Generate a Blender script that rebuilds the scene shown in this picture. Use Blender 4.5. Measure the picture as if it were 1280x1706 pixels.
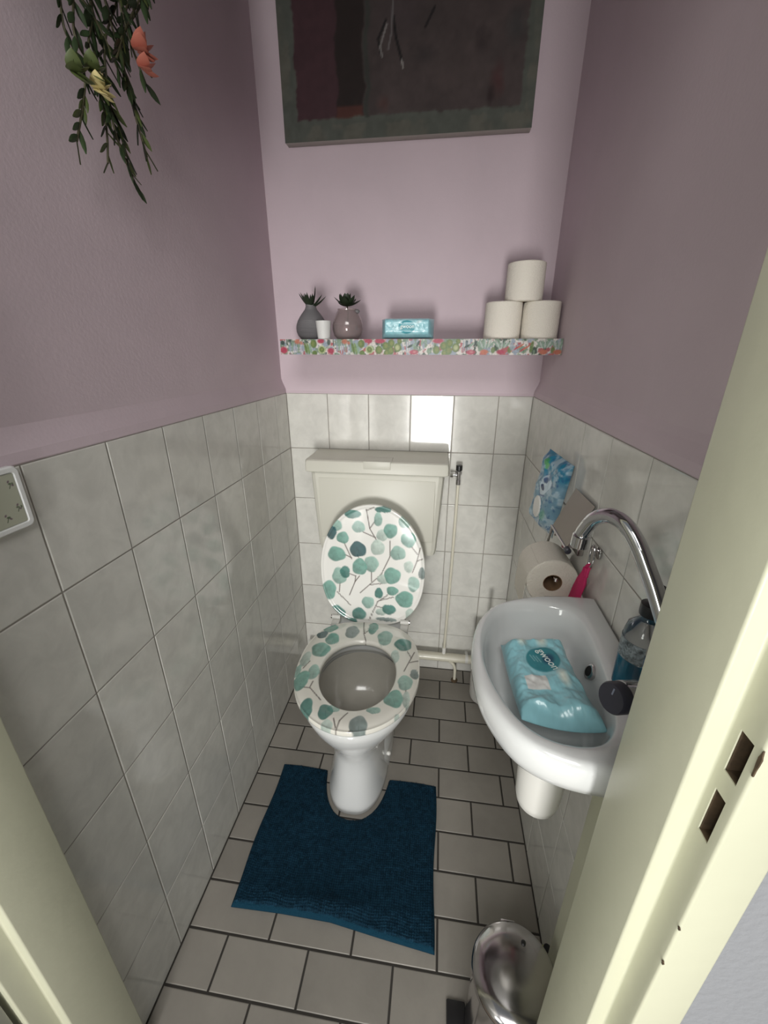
import bpy, bmesh, math, random
import numpy as np
from mathutils import Vector, Matrix
random.seed(7); rng = np.random.default_rng(7)
for o in list(bpy.data.objects): bpy.data.objects.remove(o)
COL = bpy.context.scene.collection
SC = bpy.context.scene
PI = math.pi

# ------------------------------------------------------------------ camera
cam_d = bpy.data.cameras.new('camera'); cam = bpy.data.objects.new('camera', cam_d); COL.objects.link(cam)
RX = Vector((0.991076690, 0.133289516, 0.000948201)); UX = Vector((-0.04994445, 0.3647487, 0.92976553)); FX = Vector((-0.12358214, 0.9215163, -0.368151))
cam.matrix_world = Matrix(((RX.x, UX.x, -FX.x, 0.55416), (RX.y, UX.y, -FX.y, -1.46663), (RX.z, UX.z, -FX.z, 1.33047), (0, 0, 0, 1)))
cam_d.sensor_fit = 'HORIZONTAL'; cam_d.sensor_width = 36.0; cam_d.lens = 678.4 / 1280 * 36.0
cam_d.clip_start = 0.02
SC.camera = cam

# ------------------------------------------------------------------ light
w = bpy.data.worlds.new('hall_daylight'); SC.world = w; w.use_nodes = True
w.node_tree.nodes['Background'].inputs[0].default_value = (0.80, 0.86, 0.92, 1)
w.node_tree.nodes['Background'].inputs[1].default_value = 0.19

def area(name, loc, target, sx, sy, power, col, spread=180):
    l = bpy.data.lights.new(name, 'AREA'); l.shape = 'RECTANGLE'; l.size = sx; l.size_y = sy; l.energy = power; l.color = col; l.spread = math.radians(spread)
    o = bpy.data.objects.new(name, l); COL.objects.link(o); o.location = loc
    o.rotation_euler = (Vector(target) - Vector(loc)).to_track_quat('-Z', 'Y').to_euler()
    return o
area('window_daylight_low', (0.46, -3.95, 0.46), (0.44, 0.0, 1.00), 0.46, 0.85, 9.8, (1.0, 0.99, 0.96), 70)
area('hall_ceiling_light', (0.55, -2.45, 2.38), (0.35, -0.7, 0.6), 1.0, 0.7, 22.0, (1.0, 0.985, 0.95))
area('window_daylight_left', (-0.50, -2.75, 1.45), (0.75, -1.2, 1.1), 0.5, 0.9, 11.5, (0.98, 1.0, 0.94))

vs = SC.view_settings
vs.view_transform = 'Standard'; vs.look = 'None'; vs.exposure = 0.25; vs.gamma = 1.0
vs.use_curve_mapping = False

# ------------------------------------------------------------------ materials
def s2l(c):
    return tuple(((v / 12.92) if v <= 0.04045 else ((v + 0.055) / 1.055) ** 2.4) for v in c)
def hexc(r, g, b): return s2l((r / 255, g / 255, b / 255))
MATS = {}
def mat(name, col, rough=0.5, metal=0.0, bump=0.0, bscale=60.0, mottle=0.0, mscale=8.0, mstretch=(1, 1, 1), coat=0.0,
        vcol=False, trans=0.0, rand=0.0, spec=0.5, sss=0.0, mcol=None):
    if name in MATS: return MATS[name]
    m = bpy.data.materials.new(name); m.use_nodes = True; nt = m.node_tree; N = nt.nodes; L = nt.links
    b = N['Principled BSDF']
    b.inputs['Base Color'].default_value = (*col, 1); b.inputs['Roughness'].default_value = rough; b.inputs['Metallic'].default_value = metal
    b.inputs['Coat Weight'].default_value = coat; b.inputs['Coat Roughness'].default_value = 0.05
    b.inputs['Transmission Weight'].default_value = trans; b.inputs['Specular IOR Level'].default_value = spec
    if sss: b.inputs['Subsurface Weight'].default_value = sss; b.inputs['Subsurface Scale'].default_value = 0.01
    tc = N.new('ShaderNodeTexCoord'); out = None
    if vcol:
        a = N.new('ShaderNodeVertexColor'); a.layer_name = 'Col'; out = a.outputs[0]
    if mottle or rand:
        mp = N.new('ShaderNodeMapping'); mp.inputs['Scale'].default_value = mstretch
        L.new(tc.outputs['Object'], mp.inputs[0])
        no = N.new('ShaderNodeTexNoise'); no.noise_dimensions = '4D'; no.inputs['Scale'].default_value = mscale; no.inputs['Detail'].default_value = 6
        no.inputs['Roughness'].default_value = 0.6; no.inputs['Distortion'].default_value = 0.6
        oi = N.new('ShaderNodeObjectInfo')
        mm = N.new('ShaderNodeMath'); mm.operation = 'MULTIPLY'; mm.inputs[1].default_value = 37.0
        L.new(oi.outputs['Random'], mm.inputs[0]); L.new(mm.outputs[0], no.inputs['W'])
        L.new(mp.outputs[0], no.inputs['Vector'])
        rp = N.new('ShaderNodeValToRGB'); rp.color_ramp.elements[0].position = 0.35; rp.color_ramp.elements[1].position = 0.62
        mc = mcol or tuple(c * (1 - mottle) for c in col)
        rp.color_ramp.elements[0].color = (*mc, 1); rp.color_ramp.elements[1].color = (*col, 1)
        L.new(no.outputs['Fac'], rp.inputs[0])
        base = rp.outputs[0]
        if rand:
            mr = N.new('ShaderNodeMapRange'); mr.inputs['To Min'].default_value = 1 - rand; mr.inputs['To Max'].default_value = 1 + rand * 0.4
            L.new(oi.outputs['Random'], mr.inputs[0])
            vm = N.new('ShaderNodeVectorMath'); vm.operation = 'SCALE'; L.new(base, vm.inputs[0]); L.new(mr.outputs[0], vm.inputs['Scale']); base = vm.outputs[0]
        out = base if out is None else out
    if out is not None: L.new(out, b.inputs['Base Color'])
    if bump:
        n2 = N.new('ShaderNodeTexNoise'); n2.inputs['Scale'].default_value = bscale; n2.inputs['Detail'].default_value = 5
        L.new(tc.outputs['Object'], n2.inputs['Vector'])
        bp = N.new('ShaderNodeBump'); bp.inputs['Strength'].default_value = bump; bp.inputs['Distance'].default_value = 0.004
        L.new(n2.outputs['Fac'], bp.inputs['Height']); L.new(bp.outputs[0], b.inputs['Normal'])
    MATS[name] = m
    return m
M = dict(
    pink=mat('pink_wall_paint', (0.585, 0.482, 0.525), 0.72, bump=0.10, bscale=170, mottle=0.05, mscale=5),
    plaster=mat('white_hall_plaster', (0.24, 0.245, 0.26), 0.85, bump=0.45, bscale=130),
    ceil=mat('ceiling_paint', (0.6, 0.6, 0.6), 0.9),
    grout=mat('wall_grout', (0.27, 0.25, 0.22), 0.85),
    fgrout=mat('floor_grout', (0.045, 0.04, 0.035), 0.9),
    tile=mat('glazed_marbled_tile', (0.66, 0.65, 0.605), 0.09, mottle=0.13, mscale=9, mstretch=(2.2, 2.2, 0.9), bump=0.05, bscale=14, rand=0.04),
    ftile=mat('matte_taupe_floor_tile', (0.335, 0.31, 0.275), 0.42, mottle=0.14, mscale=7, rand=0.10, bump=0.08, bscale=60),
    cream=mat('cream_door_paint', (0.58, 0.58, 0.44), 0.36, bump=0.10, bscale=45, mottle=0.04, mscale=6),
    doorw=mat('door_leaf_paint', (0.50, 0.50, 0.45), 0.4),
    raw=mat('raw_chipped_wood', (0.10, 0.065, 0.035), 0.8, mottle=0.5, mscale=60),
    cer=mat('white_ceramic', (0.65, 0.66, 0.655), 0.10, coat=0.4),
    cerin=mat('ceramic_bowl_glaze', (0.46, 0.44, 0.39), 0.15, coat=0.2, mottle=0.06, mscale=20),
    basin=mat('ceramic_basin_glaze', (0.66, 0.67, 0.66), 0.10, coat=0.4),
    plast=mat('cream_white_plastic', (0.57, 0.56, 0.49), 0.42),
    wplast=mat('white_plastic', (0.72, 0.71, 0.67), 0.35),
    pipe=mat('painted_pipe', (0.66, 0.63, 0.52), 0.3, coat=0.2),
    chrome=mat('chrome', (0.62, 0.62, 0.64), 0.07, 1.0),
    steel=mat('polished_steel', (0.50, 0.48, 0.48), 0.14, 1.0),
    brushed=mat('brushed_steel_flap', (0.30, 0.27, 0.25), 0.42, 1.0),
    black=mat('black_plastic', (0.012, 0.012, 0.013), 0.35),
    dark=mat('dark_blue_grey_plastic', (0.03, 0.03, 0.042), 0.35),
    hole=mat('dark_void', (0.004, 0.004, 0.004), 0.9),
    paper=mat('toilet_paper', (0.72, 0.68, 0.60), 0.95, bump=0.5, bscale=300),
    card=mat('cardboard_core', (0.22, 0.13, 0.07), 0.9),
    vase=mat('matte_grey_vase', (0.15, 0.145, 0.15), 0.6),
    mglass=mat('smoky_pink_glass', (0.62, 0.52, 0.52), 0.08, 0.0, trans=0.75),
    mliner=mat('pink_metallic_lower', (0.42, 0.30, 0.29), 0.22, 0.6),
    candle=mat('white_votive', (0.62, 0.62, 0.60), 0.5, bump=0.2, bscale=200),
    succ=mat('dark_succulent_leaf', (0.018, 0.032, 0.014), 0.5, rand=0.3),
    leaf=mat('garland_leaf', (0.030, 0.052, 0.020), 0.45, rand=0.6),
    leafl=mat('garland_leaf_light', (0.09, 0.12, 0.035), 0.5, rand=0.3),
    stem=mat('garland_stem', (0.05, 0.045, 0.02), 0.7),
    peach=mat('peach_petal', (0.42, 0.13, 0.09), 0.7),
    yellow=mat('pale_yellow_petal', (0.55, 0.47, 0.22), 0.7),
    magenta=mat('magenta_cloth', (0.55, 0.02, 0.12), 0.7, bump=0.3, bscale=250),
    lime=mat('lime_plastic', (0.50, 0.58, 0.05), 0.4),
    soap=mat('blue_liquid_soap', (0.008, 0.17, 0.30), 0.12, coat=0.5),
    clear=mat('clear_bottle_plastic', (0.90, 0.92, 0.93), 0.04, trans=1.0),
    print=mat('printed_gloss', (1, 1, 1), 0.10, vcol=True, coat=0.5),
    film=mat('printed_film', (1, 1, 1), 0.28, vcol=True, coat=0.3),
    matte=mat('printed_matte', (1, 1, 1), 0.75, vcol=True),
    rug=mat('blue_chenille', (0.006, 0.032, 0.055), 0.95, bump=0.9, bscale=420, vcol=True, spec=0.15),
    teal=mat('teal_print', (0.03, 0.25, 0.29), 0.35),
    wtext=mat('white_lettering', (0.75, 0.85, 0.82), 0.5),
    navy=mat('navy_lettering', (0.01, 0.03, 0.10), 0.5),
)

# ------------------------------------------------------------------ object helpers
BASE = {}
def prop(o, label=None, cat=None, group=None, kind=None):
    if label: o['label'] = label
    if cat: o['category'] = cat
    if group: o['group'] = group
    if kind: o['kind'] = kind
    return o
def thing(name, loc, label, cat, group=None):
    o = bpy.data.objects.new(name, None); COL.objects.link(o); o.location = loc; o.empty_display_size = 0.02
    BASE[o.name] = Vector(loc)
    return prop(o, label, cat, group)
def link(name, me, m, parent=None, loc=None):
    """mesh in world coordinates -> object; origin at the parent's base (or at loc when top-level)"""
    if m is not None and len(me.materials) == 0: me.materials.append(m)
    o = bpy.data.objects.new(name, me); COL.objects.link(o)
    if parent is not None:
        b = BASE[parent.name]; me.transform(Matrix.Translation(-b)); o.parent = parent; BASE[o.name] = b.copy()
    else:
        b = Vector(loc) if loc is not None else Vector((0, 0, 0)); me.transform(Matrix.Translation(-b)); o.location = b; BASE[o.name] = b
    return o
def obj(name, bm, m, parent=None, loc=None, smooth=True, angle=35):
    me = bpy.data.meshes.new(name)
    bmesh.ops.recalc_face_normals(bm, faces=bm.faces)
    bm.to_mesh(me); bm.free()
    if smooth:
        me.polygons.foreach_set('use_smooth', [True] * len(me.polygons))
        try: me.set_sharp_from_angle(angle=math.radians(angle))
        except Exception: pass
    return link(name, me, m, parent, loc)
def copy_tree(o, loc, label=None):
    c = o.copy(); COL.objects.link(c); c.location = loc
    if label: c['label'] = label
    for ch in list(o.children):
        d = ch.copy(); COL.objects.link(d); d.parent = c
    return c
def box(bm, x0, x1, y0, y1, z0, z1, bev=0.0, seg=2):
    b = bmesh.new(); bmesh.ops.create_cube(b, size=1)
    bmesh.ops.scale(b, vec=(abs(x1 - x0), abs(y1 - y0), abs(z1 - z0)), verts=b.verts)
    bmesh.ops.translate(b, vec=((x0 + x1) / 2, (y0 + y1) / 2, (z0 + z1) / 2), verts=b.verts)
    if bev: bmesh.ops.bevel(b, geom=b.edges[:], offset=bev, segments=seg, affect='EDGES', profile=0.5)
    merge(bm, b); return bm
def merge(bm, b):
    me = bpy.data.meshes.new('tmp'); b.to_mesh(me); b.free(); bm.from_mesh(me); bpy.data.meshes.remove(me)
def BX(*a, **k): return box(bmesh.new(), *a, **k)
def loft(rings, cap0=True, cap1=True, bm=None):
    bm = bm or bmesh.new(); prev = None; first = None
    for r in rings:
        vs_ = [bm.verts.new(p) for p in r]
        if prev:
            n = len(vs_)
            for i in range(n): bm.faces.new((prev[i], prev[(i + 1) % n], vs_[(i + 1) % n], vs_[i]))
        else: first = vs_
        prev = vs_
    if cap0: bm.faces.new(first[::-1])
    if cap1: bm.faces.new(prev)
    return bm
def circ(c, r, n=32, ax='z', ry=None):
    ry = ry or r; o = []
    for i in range(n):
        a = 2 * PI * i / n; u, v = r * math.cos(a), ry * math.sin(a)
        o.append((c[0] + u, c[1] + v, c[2]) if ax == 'z' else (c[0], c[1] + u, c[2] + v) if ax == 'x' else (c[0] + u, c[1], c[2] + v))
    return o
def lathe(cx, cy, prof, n=40, cap0=True, cap1=True):
    return loft([circ((cx, cy, z), max(r, 1e-4), n) for r, z in prof], cap0, cap1)
def cyl(p0, p1, r, n=24, r2=None, bm=None):
    return tube([p0, p1], [r, r if r2 is None else r2], n, bm)
def tube(pts, rad, n=16, bm=None):
    pts = [Vector(p) for p in pts]
    if not hasattr(rad, '__len__'): rad = [rad] * len(pts)
    rings = []; up = None
    for i, p in enumerate(pts):
        t = (pts[min(i + 1, len(pts) - 1)] - pts[max(i - 1, 0)]).normalized()
        if up is None:
            up = Vector((0, 0, 1)) if abs(t.z) < 0.9 else Vector((1, 0, 0))
        s = t.cross(up).normalized(); up = s.cross(t).normalized()
        rings.append([p + rad[i] * (math.cos(2 * PI * k / n) * s + math.sin(2 * PI * k / n) * up) for k in range(n)])
    return loft(rings, bm=bm)
def smooth_path(pts, n=8):
    P = [Vector(p) for p in pts]; P = [2 * P[0] - P[1]] + P + [2 * P[-1] - P[-2]]; out = []
    for i in range(1, len(P) - 2):
        for k in range(n):
            t = k / n
            out.append(0.5 * ((2 * P[i]) + (-P[i - 1] + P[i + 1]) * t + (2 * P[i - 1] - 5 * P[i] + 4 * P[i + 1] - P[i + 2]) * t * t + (-P[i - 1] + 3 * P[i] - 3 * P[i + 1] + P[i + 2]) * t ** 3))
    out.append(P[-2]); return out
def prism(poly, z0, z1, bev=0.0, bevel_vertical_only=True):
    bm = loft([[(x, y, z0) for x, y in poly], [(x, y, z1) for x, y in poly]])
    if bev:
        es = [e for e in bm.edges if abs(e.verts[0].co.z - e.verts[1].co.z) > 0.01]
        bmesh.ops.bevel(bm, geom=es, offset=bev, segments=3, affect='EDGES', profile=0.5)
    return bm

# value noise on arrays
def vnoise(x, y, seed=0):
    xi = np.floor(x).astype(int); yi = np.floor(y).astype(int); fx = x - xi; fy = y - yi
    fx = fx * fx * (3 - 2 * fx); fy = fy * fy * (3 - 2 * fy)
    def h(a, b):
        v = np.sin(a * 127.1 + b * 311.7 + seed * 74.7) * 43758.5453; return v - np.floor(v)
    return (h(xi, yi) * (1 - fx) + h(xi + 1, yi) * fx) * (1 - fy) + (h(xi, yi + 1) * (1 - fx) + h(xi + 1, yi + 1) * fx) * fy
def fbm(x, y, seed=0, o=4):
    s = 0; a = 0.5; t = 0
    for i in range(o): s = s + a * vnoise(x * 2 ** i, y * 2 ** i, seed + i); t += a; a *= 0.5
    return s / t

# flat print: paints shapes into a colour attribute
def blend(C_, m, col): return C_ * (1 - m[:, None]) + np.array(col)[None, :] * m[:, None]
def p_ell(C_, X, Y, cx, cy, rx, ry, rot, col, alpha=1.0, soft=0.12):
    a = math.radians(rot); dx = X - cx; dy = Y - cy
    u = (dx * math.cos(a) + dy * math.sin(a)) / rx; v = (-dx * math.sin(a) + dy * math.cos(a)) / ry
    d = np.sqrt(u * u + v * v)
    return blend(C_, np.clip((1 - d) / soft, 0, 1) * alpha, col)
def p_line(C_, X, Y, pts, wd, col, alpha=1.0):
    for (ax, ay), (bx, by) in zip(pts[:-1], pts[1:]):
        L2 = (bx - ax) ** 2 + (by - ay) ** 2 + 1e-12
        t = np.clip(((X - ax) * (bx - ax) + (Y - ay) * (by - ay)) / L2, 0, 1)
        d = np.hypot(X - ax - t * (bx - ax), Y - ay - t * (by - ay))
        C_ = blend(C_, np.clip((wd - d) / (wd * 0.5), 0, 1) * alpha, col)
    return C_
def grid_mesh(name, P, faces, cols, smooth=True):
    me = bpy.data.meshes.new(name)
    P = np.asarray(P, dtype=np.float32); F_ = np.asarray(faces, dtype=np.int32)
    me.vertices.add(len(P)); me.vertices.foreach_set('co', P.ravel())
    me.loops.add(F_.size); me.loops.foreach_set('vertex_index', F_.ravel())
    me.polygons.add(len(F_)); me.polygons.foreach_set('loop_start', np.arange(0, F_.size, 4, dtype=np.int32))
    me.update(calc_edges=True); me.validate()
    if smooth: me.polygons.foreach_set('use_smooth', [True] * len(me.polygons))
    if cols is not None:
        at = me.color_attributes.new('Col', 'FLOAT_COLOR', 'POINT')
        at.data.foreach_set('color', np.c_[cols, np.ones(len(cols))].astype(np.float32).ravel())
    return me
def grid_faces(nu, nv, wrap=False, off=0, flip=False):
    F_ = []
    i = np.arange(nu if wrap else nu - 1); j = np.arange(nv - 1)
    I, J = np.meshgrid(i, j, indexing='ij'); I2 = (I + 1) % nu
    a = I * nv + J; b = I2 * nv + J; c = I2 * nv + J + 1; d_ = I * nv + J + 1
    Q = np.stack([a, b, c, d_], -1).reshape(-1, 4) + off
    return Q[:, ::-1] if flip else Q
def text_mesh(body, size):
    cu = bpy.data.curves.new('txt', 'FONT'); cu.body = body; cu.size = size; cu.align_x = 'CENTER'; cu.align_y = 'CENTER'; cu.offset = size * 0.012
    o = bpy.data.objects.new('txt', cu); COL.objects.link(o)
    dg = bpy.context.evaluated_depsgraph_get(); me = bpy.data.meshes.new_from_object(o.evaluated_get(dg))
    bpy.data.objects.remove(o); bpy.data.curves.remove(cu); me.materials.clear()
    return me
LIDL = [(-0.0601, 0.3783, 0.0269, 0.0149, 3, 20), (-0.0389, 0.3341, 0.0212, 0.0198, 1, 0), (0.028, 0.3635, 0.0132, 0.0233, 1, -20), (0.0704, 0.3266, 0.022, 0.0243, 2, 0), (0.1318, 0.2986, 0.0244, 0.0256, 2, 0), (-0.0938, 0.2928, 0.0205, 0.0202, 2, 0), (-0.0408, 0.2534, 0.0274, 0.0268, 4, 0), (-0.1162, 0.2319, 0.0299, 0.0256, 2, 0), (-0.0348, 0.1896, 0.0245, 0.0292, 2, 0), (0.0066, 0.203, 0.0235, 0.028, 1, 0), (-0.0868, 0.1669, 0.0168, 0.0219, 3, 0), (-0.1072, 0.1505, 0.0243, 0.0297, 1, 20), (0.0274, 0.2639, 0.0231, 0.0262, 0, 0), (0.0971, 0.2482, 0.0248, 0.0242, 1, 0), (0.0797, 0.1645, 0.0273, 0.0291, 2, 0), (0.1544, 0.1387, 0.0193, 0.0271, 1, 0), (0.0336, 0.095, 0.0139, 0.0193, 3, 0), (0.081, 0.1074, 0.0197, 0.0162, 2, 0), (0.1251, 0.0789, 0.0294, 0.0299, 2, 0), (-0.0042, 0.0571, 0.021, 0.0218, 1, 0), (0.0706, 0.035, 0.0232, 0.0184, 3, 0), (-0.0366, 0.01, 0.0246, 0.0223, 3, 0), (-0.1171, 0.0051, 0.0291, 0.0291, 3, 0), (-0.0717, -0.0224, 0.029, 0.0136, 3, 0), (-0.1447, 0.0958, 0.0238, 0.0347, 2, 0), (-0.133, 0.3107, 0.0166, 0.0241, 4, 25), (0.0445, 0.3993, 0.0262, 0.0107, 3, -15), (0.1167, 0.3605, 0.0186, 0.0232, 1, -20), (0.1806, 0.1803, 0.0107, 0.0213, 5, 0), (0.1468, 0.0198, 0.0158, 0.0262, 0, 0), (0.0633, -0.0046, 0.0362, 0.0072, 5, 0), (0.1349, 0.2017, 0.0153, 0.0205, 0, 0), (0.0421, 0.309, 0.0184, 0.0199, 0, 0), (-0.1129, 0.3359, 0.0156, 0.0199, 1, 20), (0.0486, 0.1495, 0.0197, 0.0168, 0, 0), (0.0426, 0.0238, 0.0181, 0.0132, 0, 0)]
LIDS = [[(-0.0123, 0.3964), (-0.0004, 0.3304), (0.0271, 0.2841)], [(-0.0004, 0.3304), (0.0185, 0.3591)], [(-0.0234, 0.3171), (0.0192, 0.2997)], [(-0.09, 0.2768), (-0.0626, 0.2169)], [(-0.0863, 0.2318), (-0.0626, 0.221)], [(-0.0712, 0.0799), (-0.0508, 0.1334), (-0.0348, 0.1559)], [(-0.0508, 0.1334), (-0.0488, 0.1548), (-0.0708, 0.1617)], [(-0.0326, 0.0918), (0.0405, 0.1657), (0.0704, 0.2342), (0.0693, 0.2907)], [(0.0013, 0.1246), (0.0568, 0.1353)], [(0.0004, -0.0112), (0.03, 0.0622), (0.0655, 0.0911)], [(0.034, 0.0669), (0.0855, 0.0842)], [(0.0262, 0.0443), (0.0504, 0.0399)], [(0.149, 0.1821), (0.1628, 0.2242), (0.1723, 0.2732)], [(0.1628, 0.2242), (0.1815, 0.2336)], [(0.1638, 0.2486), (0.142, 0.2753)], [(-0.116, 0.0893), (-0.0673, 0.0407)], [(0.0072, 0.1378), (0.0068, 0.1758)], [(-0.0388, 0.2247), (-0.0428, 0.2347)], [(-0.0123, 0.3925), (0.0142, 0.4055)], [(-0.1055, 0.1206), (-0.1078, 0.09)]]
RINL = [(0.2956, -0.3495, 0.022, 0.0307, 5, 0), (0.3635, -0.3179, 0.0162, 0.0341, 2, 0), (0.4106, -0.3646, 0.0235, 0.0336, 1, 0), (0.474, -0.3914, 0.0267, 0.0291, 3, 0), (0.2373, -0.3942, 0.0214, 0.0274, 2, 0), (0.2158, -0.3347, 0.0243, 0.025, 2, 0), (0.2128, -0.4494, 0.0283, 0.0313, 2, 0), (0.1978, -0.3752, 0.0179, 0.02, 4, 0), (0.219, -0.5471, 0.0157, 0.0298, 1, 0), (0.1929, -0.5835, 0.0206, 0.0356, 2, 0), (0.2357, -0.683, 0.0182, 0.0353, 3, 0), (0.2921, -0.683, 0.0188, 0.0233, 3, 0), (0.3864, -0.7108, 0.0226, 0.0234, 5, 0), (0.4666, -0.6159, 0.0258, 0.0292, 2, 0), (0.4937, -0.5541, 0.0204, 0.0274, 1, 0), (0.5184, -0.5161, 0.0121, 0.0192, 5, 0), (0.4183, -0.6621, 0.0188, 0.0115, 1, 0), (0.3058, -0.7217, 0.015, 0.0144, 0, 0), (0.4515, -0.4497, 0.0147, 0.0269, 0, 0), (0.3109, -0.6689, 0.0158, 0.0137, 1, 0), (0.1688, -0.549, 0.0105, 0.025, 1, 0), (0.1776, -0.4974, 0.0146, 0.0324, 0, 0), (0.4887, -0.6752, 0.0123, 0.0149, 0, 0), (0.5019, -0.6111, 0.0097, 0.025, 0, 0)]
RINS = [[(0.3236, -0.28), (0.3374, -0.3562), (0.3486, -0.385)], [(0.3374, -0.3562), (0.3565, -0.3253)], [(0.4865, -0.5108), (0.5034, -0.4532), (0.5122, -0.4199)], [(0.5011, -0.4716), (0.5254, -0.4555)], [(0.503, -0.448), (0.4899, -0.4229)], [(0.269, -0.6467), (0.2277, -0.6101), (0.1998, -0.6095)], [(0.2264, -0.6059), (0.2281, -0.5833)], [(0.3324, -0.7357), (0.3361, -0.7069), (0.3517, -0.6788)], [(0.3193, -0.7018), (0.3299, -0.7256)], [(0.1831, -0.5373), (0.1952, -0.5054)], [(0.3662, -0.7311), (0.3747, -0.7282)], [(0.4003, -0.7282), (0.4059, -0.7257)], [(0.4967, -0.5693), (0.5038, -0.635)]]
GAR = [[(0.03, -0.7812, 1.7943), (0.03, -0.7819, 1.7605), (0.03, -0.7847, 1.73), (0.03, -0.7639, 1.6975), (0.03, -0.7803, 1.6544), (0.03, -0.8075, 1.6037)], [(0.042, -0.652, 1.8727), (0.042, -0.6751, 1.8205), (0.042, -0.722, 1.7497), (0.042, -0.7358, 1.6899), (0.042, -0.7361, 1.6336), (0.042, -0.7094, 1.5799)], [(0.054, -0.606, 1.8999), (0.054, -0.6254, 1.8479), (0.054, -0.6942, 1.7698), (0.054, -0.7099, 1.7216), (0.054, -0.7001, 1.6838), (0.054, -0.6858, 1.6271)], [(0.03, -0.7057, 1.8406), (0.03, -0.7207, 1.7954), (0.03, -0.7278, 1.741), (0.03, -0.7353, 1.6909), (0.03, -0.7403, 1.6398), (0.03, -0.7517, 1.5977)], [(0.042, -0.7606, 1.806), (0.042, -0.7724, 1.765), (0.042, -0.7832, 1.724), (0.042, -0.7651, 1.7025), (0.042, -0.7324, 1.6637), (0.042, -0.7199, 1.6157)], [(0.054, -0.719, 1.8187), (0.054, -0.7201, 1.7816), (0.054, -0.7094, 1.7421), (0.054, -0.7028, 1.7041), (0.054, -0.6897, 1.6733)]]

# ================================================================== the room shell
W = 0.8628; ZT = 1.188; YF = -1.155
def slab_profile(name, prof, axis_pts, m_low, m_high):
    """prof: (offset from tile face, z) list, outward = away from the room; axis_pts: function(offset, z, end) -> point"""
    bm = bmesh.new()
    r = [[bm.verts.new(axis_pts(o, z, e)) for o, z in prof] for e in (0, 1)]
    n = len(prof)
    for i in range(n):
        f = bm.faces.new((r[0][i], r[0][(i + 1) % n], r[1][(i + 1) % n], r[1][i]))
        f.material_index = 0 if max(prof[i][1], prof[(i + 1) % n][1]) <= ZT + 0.0001 else 1
    bm.faces.new(r[0][::-1]); bm.faces.new(r[1])
    me = bpy.data.meshes.new(name); bmesh.ops.recalc_face_normals(bm, faces=bm.faces); bm.to_mesh(me); bm.free()
    me.materials.append(m_low); me.materials.append(m_high)
    return prop(link(name, me, None, None, (0, 0, 0)), kind='structure')
side = [(.12, -.05), (.0015, -.05), (.0015, ZT), (.0002, ZT + .002), (.0025, ZT + .016), (.011, ZT + .036), (.015, ZT + .048), (.015, 2.5), (.12, 2.5)]
backp = [(.12, -.05), (.0015, -.05), (.0015, ZT), (.0010, ZT + .001), (.004, ZT + .008), (.004, 2.5), (.12, 2.5)]
wall_l = slab_profile('wall_left', side, lambda o, z, e: (-o, (0.05, YF - .01)[e], z), M['grout'], M['pink'])
wall_r = slab_profile('wall_right', side, lambda o, z, e: (W + o, (0.05, YF - .01)[e], z), M['grout'], M['pink'])
wall_b = slab_profile('wall_back', backp, lambda o, z, e: ((-.03, W + .03)[e], o, z), M['grout'], M['pink'])

fl = prop(obj('floor', BX(-.03, W + .03, YF - .11, .03, -.06, -.0016), M['fgrout'], smooth=False), kind='structure')
hall = mat('hall_laminate', (0.30, 0.24, 0.18), 0.45, mottle=0.3, mscale=6, mstretch=(1, 6, 1))
prop(obj('floor', BX(-3.2, 3.2, -4.2, YF - .11, -.06, -.004), hall, smooth=False), kind='structure')
prop(obj('ceiling', BX(-.12, W + .12, YF - .11, .12, 2.5, 2.56), M['ceil'], smooth=False), kind='structure')

TM = {}
def tile_mesh(a, b, m, ch=0.0016, th=0.005):
    key = (round(a, 4), round(b, 4), m.name)
    if key not in TM:
        bm = bmesh.new(); h = (a / 2, b / 2)
        lo = [bm.verts.new((sx * h[0], sy * h[1], -th)) for sx, sy in ((-1, -1), (1, -1), (1, 1), (-1, 1))]
        mi = [bm.verts.new((sx * h[0], sy * h[1], -ch * .5)) for sx, sy in ((-1, -1), (1, -1), (1, 1), (-1, 1))]
        hi = [bm.verts.new((sx * (h[0] - ch), sy * (h[1] - ch), 0)) for sx, sy in ((-1, -1), (1, -1), (1, 1), (-1, 1))]
        for A, B in ((lo, mi), (mi, hi)):
            for i in range(4): bm.faces.new((A[i], A[(i + 1) % 4], B[(i + 1) % 4], B[i]))
        bm.faces.new(hi)
        me = bpy.data.meshes.new('tile'); bm.to_mesh(me); bm.free(); me.materials.append(m); TM[key] = me
    return TM[key]
def put_tile(parent, c, Uv, Vv, a, b, m, tilt=0.0022):
    o = bpy.data.objects.new('tile', tile_mesh(a, b, m)); COL.objects.link(o); o.parent = parent
    U_, V_ = Vector(Uv), Vector(Vv); N_ = U_.cross(V_)
    R_ = Matrix((U_, V_, N_)).transposed().to_4x4()
    T_ = Matrix.Rotation(random.gauss(0, tilt), 4, 'X') @ Matrix.Rotation(random.gauss(0, tilt), 4, 'Y')
    o.matrix_local = Matrix.Translation(Vector(c)) @ R_ @ T_
ZR = [max(0.0, ZT - .2 * k) for k in range(7)]
G = 0.0026
def wall_tiles(parent, seams, place):
    for s0, s1 in zip(seams[:-1], seams[1:]):
        for z1, z0 in zip(ZR[:-1], ZR[1:]):
            place(parent, (s0 + s1) / 2, (z0 + z1) / 2, abs(s1 - s0) - G, z1 - z0 - G)
ly = [0] + [-.1058 - .15 * k for k in range(7)] + [YF]
wall_tiles(wall_l, ly, lambda p, s, z, a, b: put_tile(p, (0, s, z), (0, 1, 0), (0, 0, 1), a, b, M['tile']))
ry_ = [0] + [-.0941 - .15 * k for k in range(8)]; ry_[-1] = -1.1441; ry_ = [v for v in ry_ if v > YF]
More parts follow.
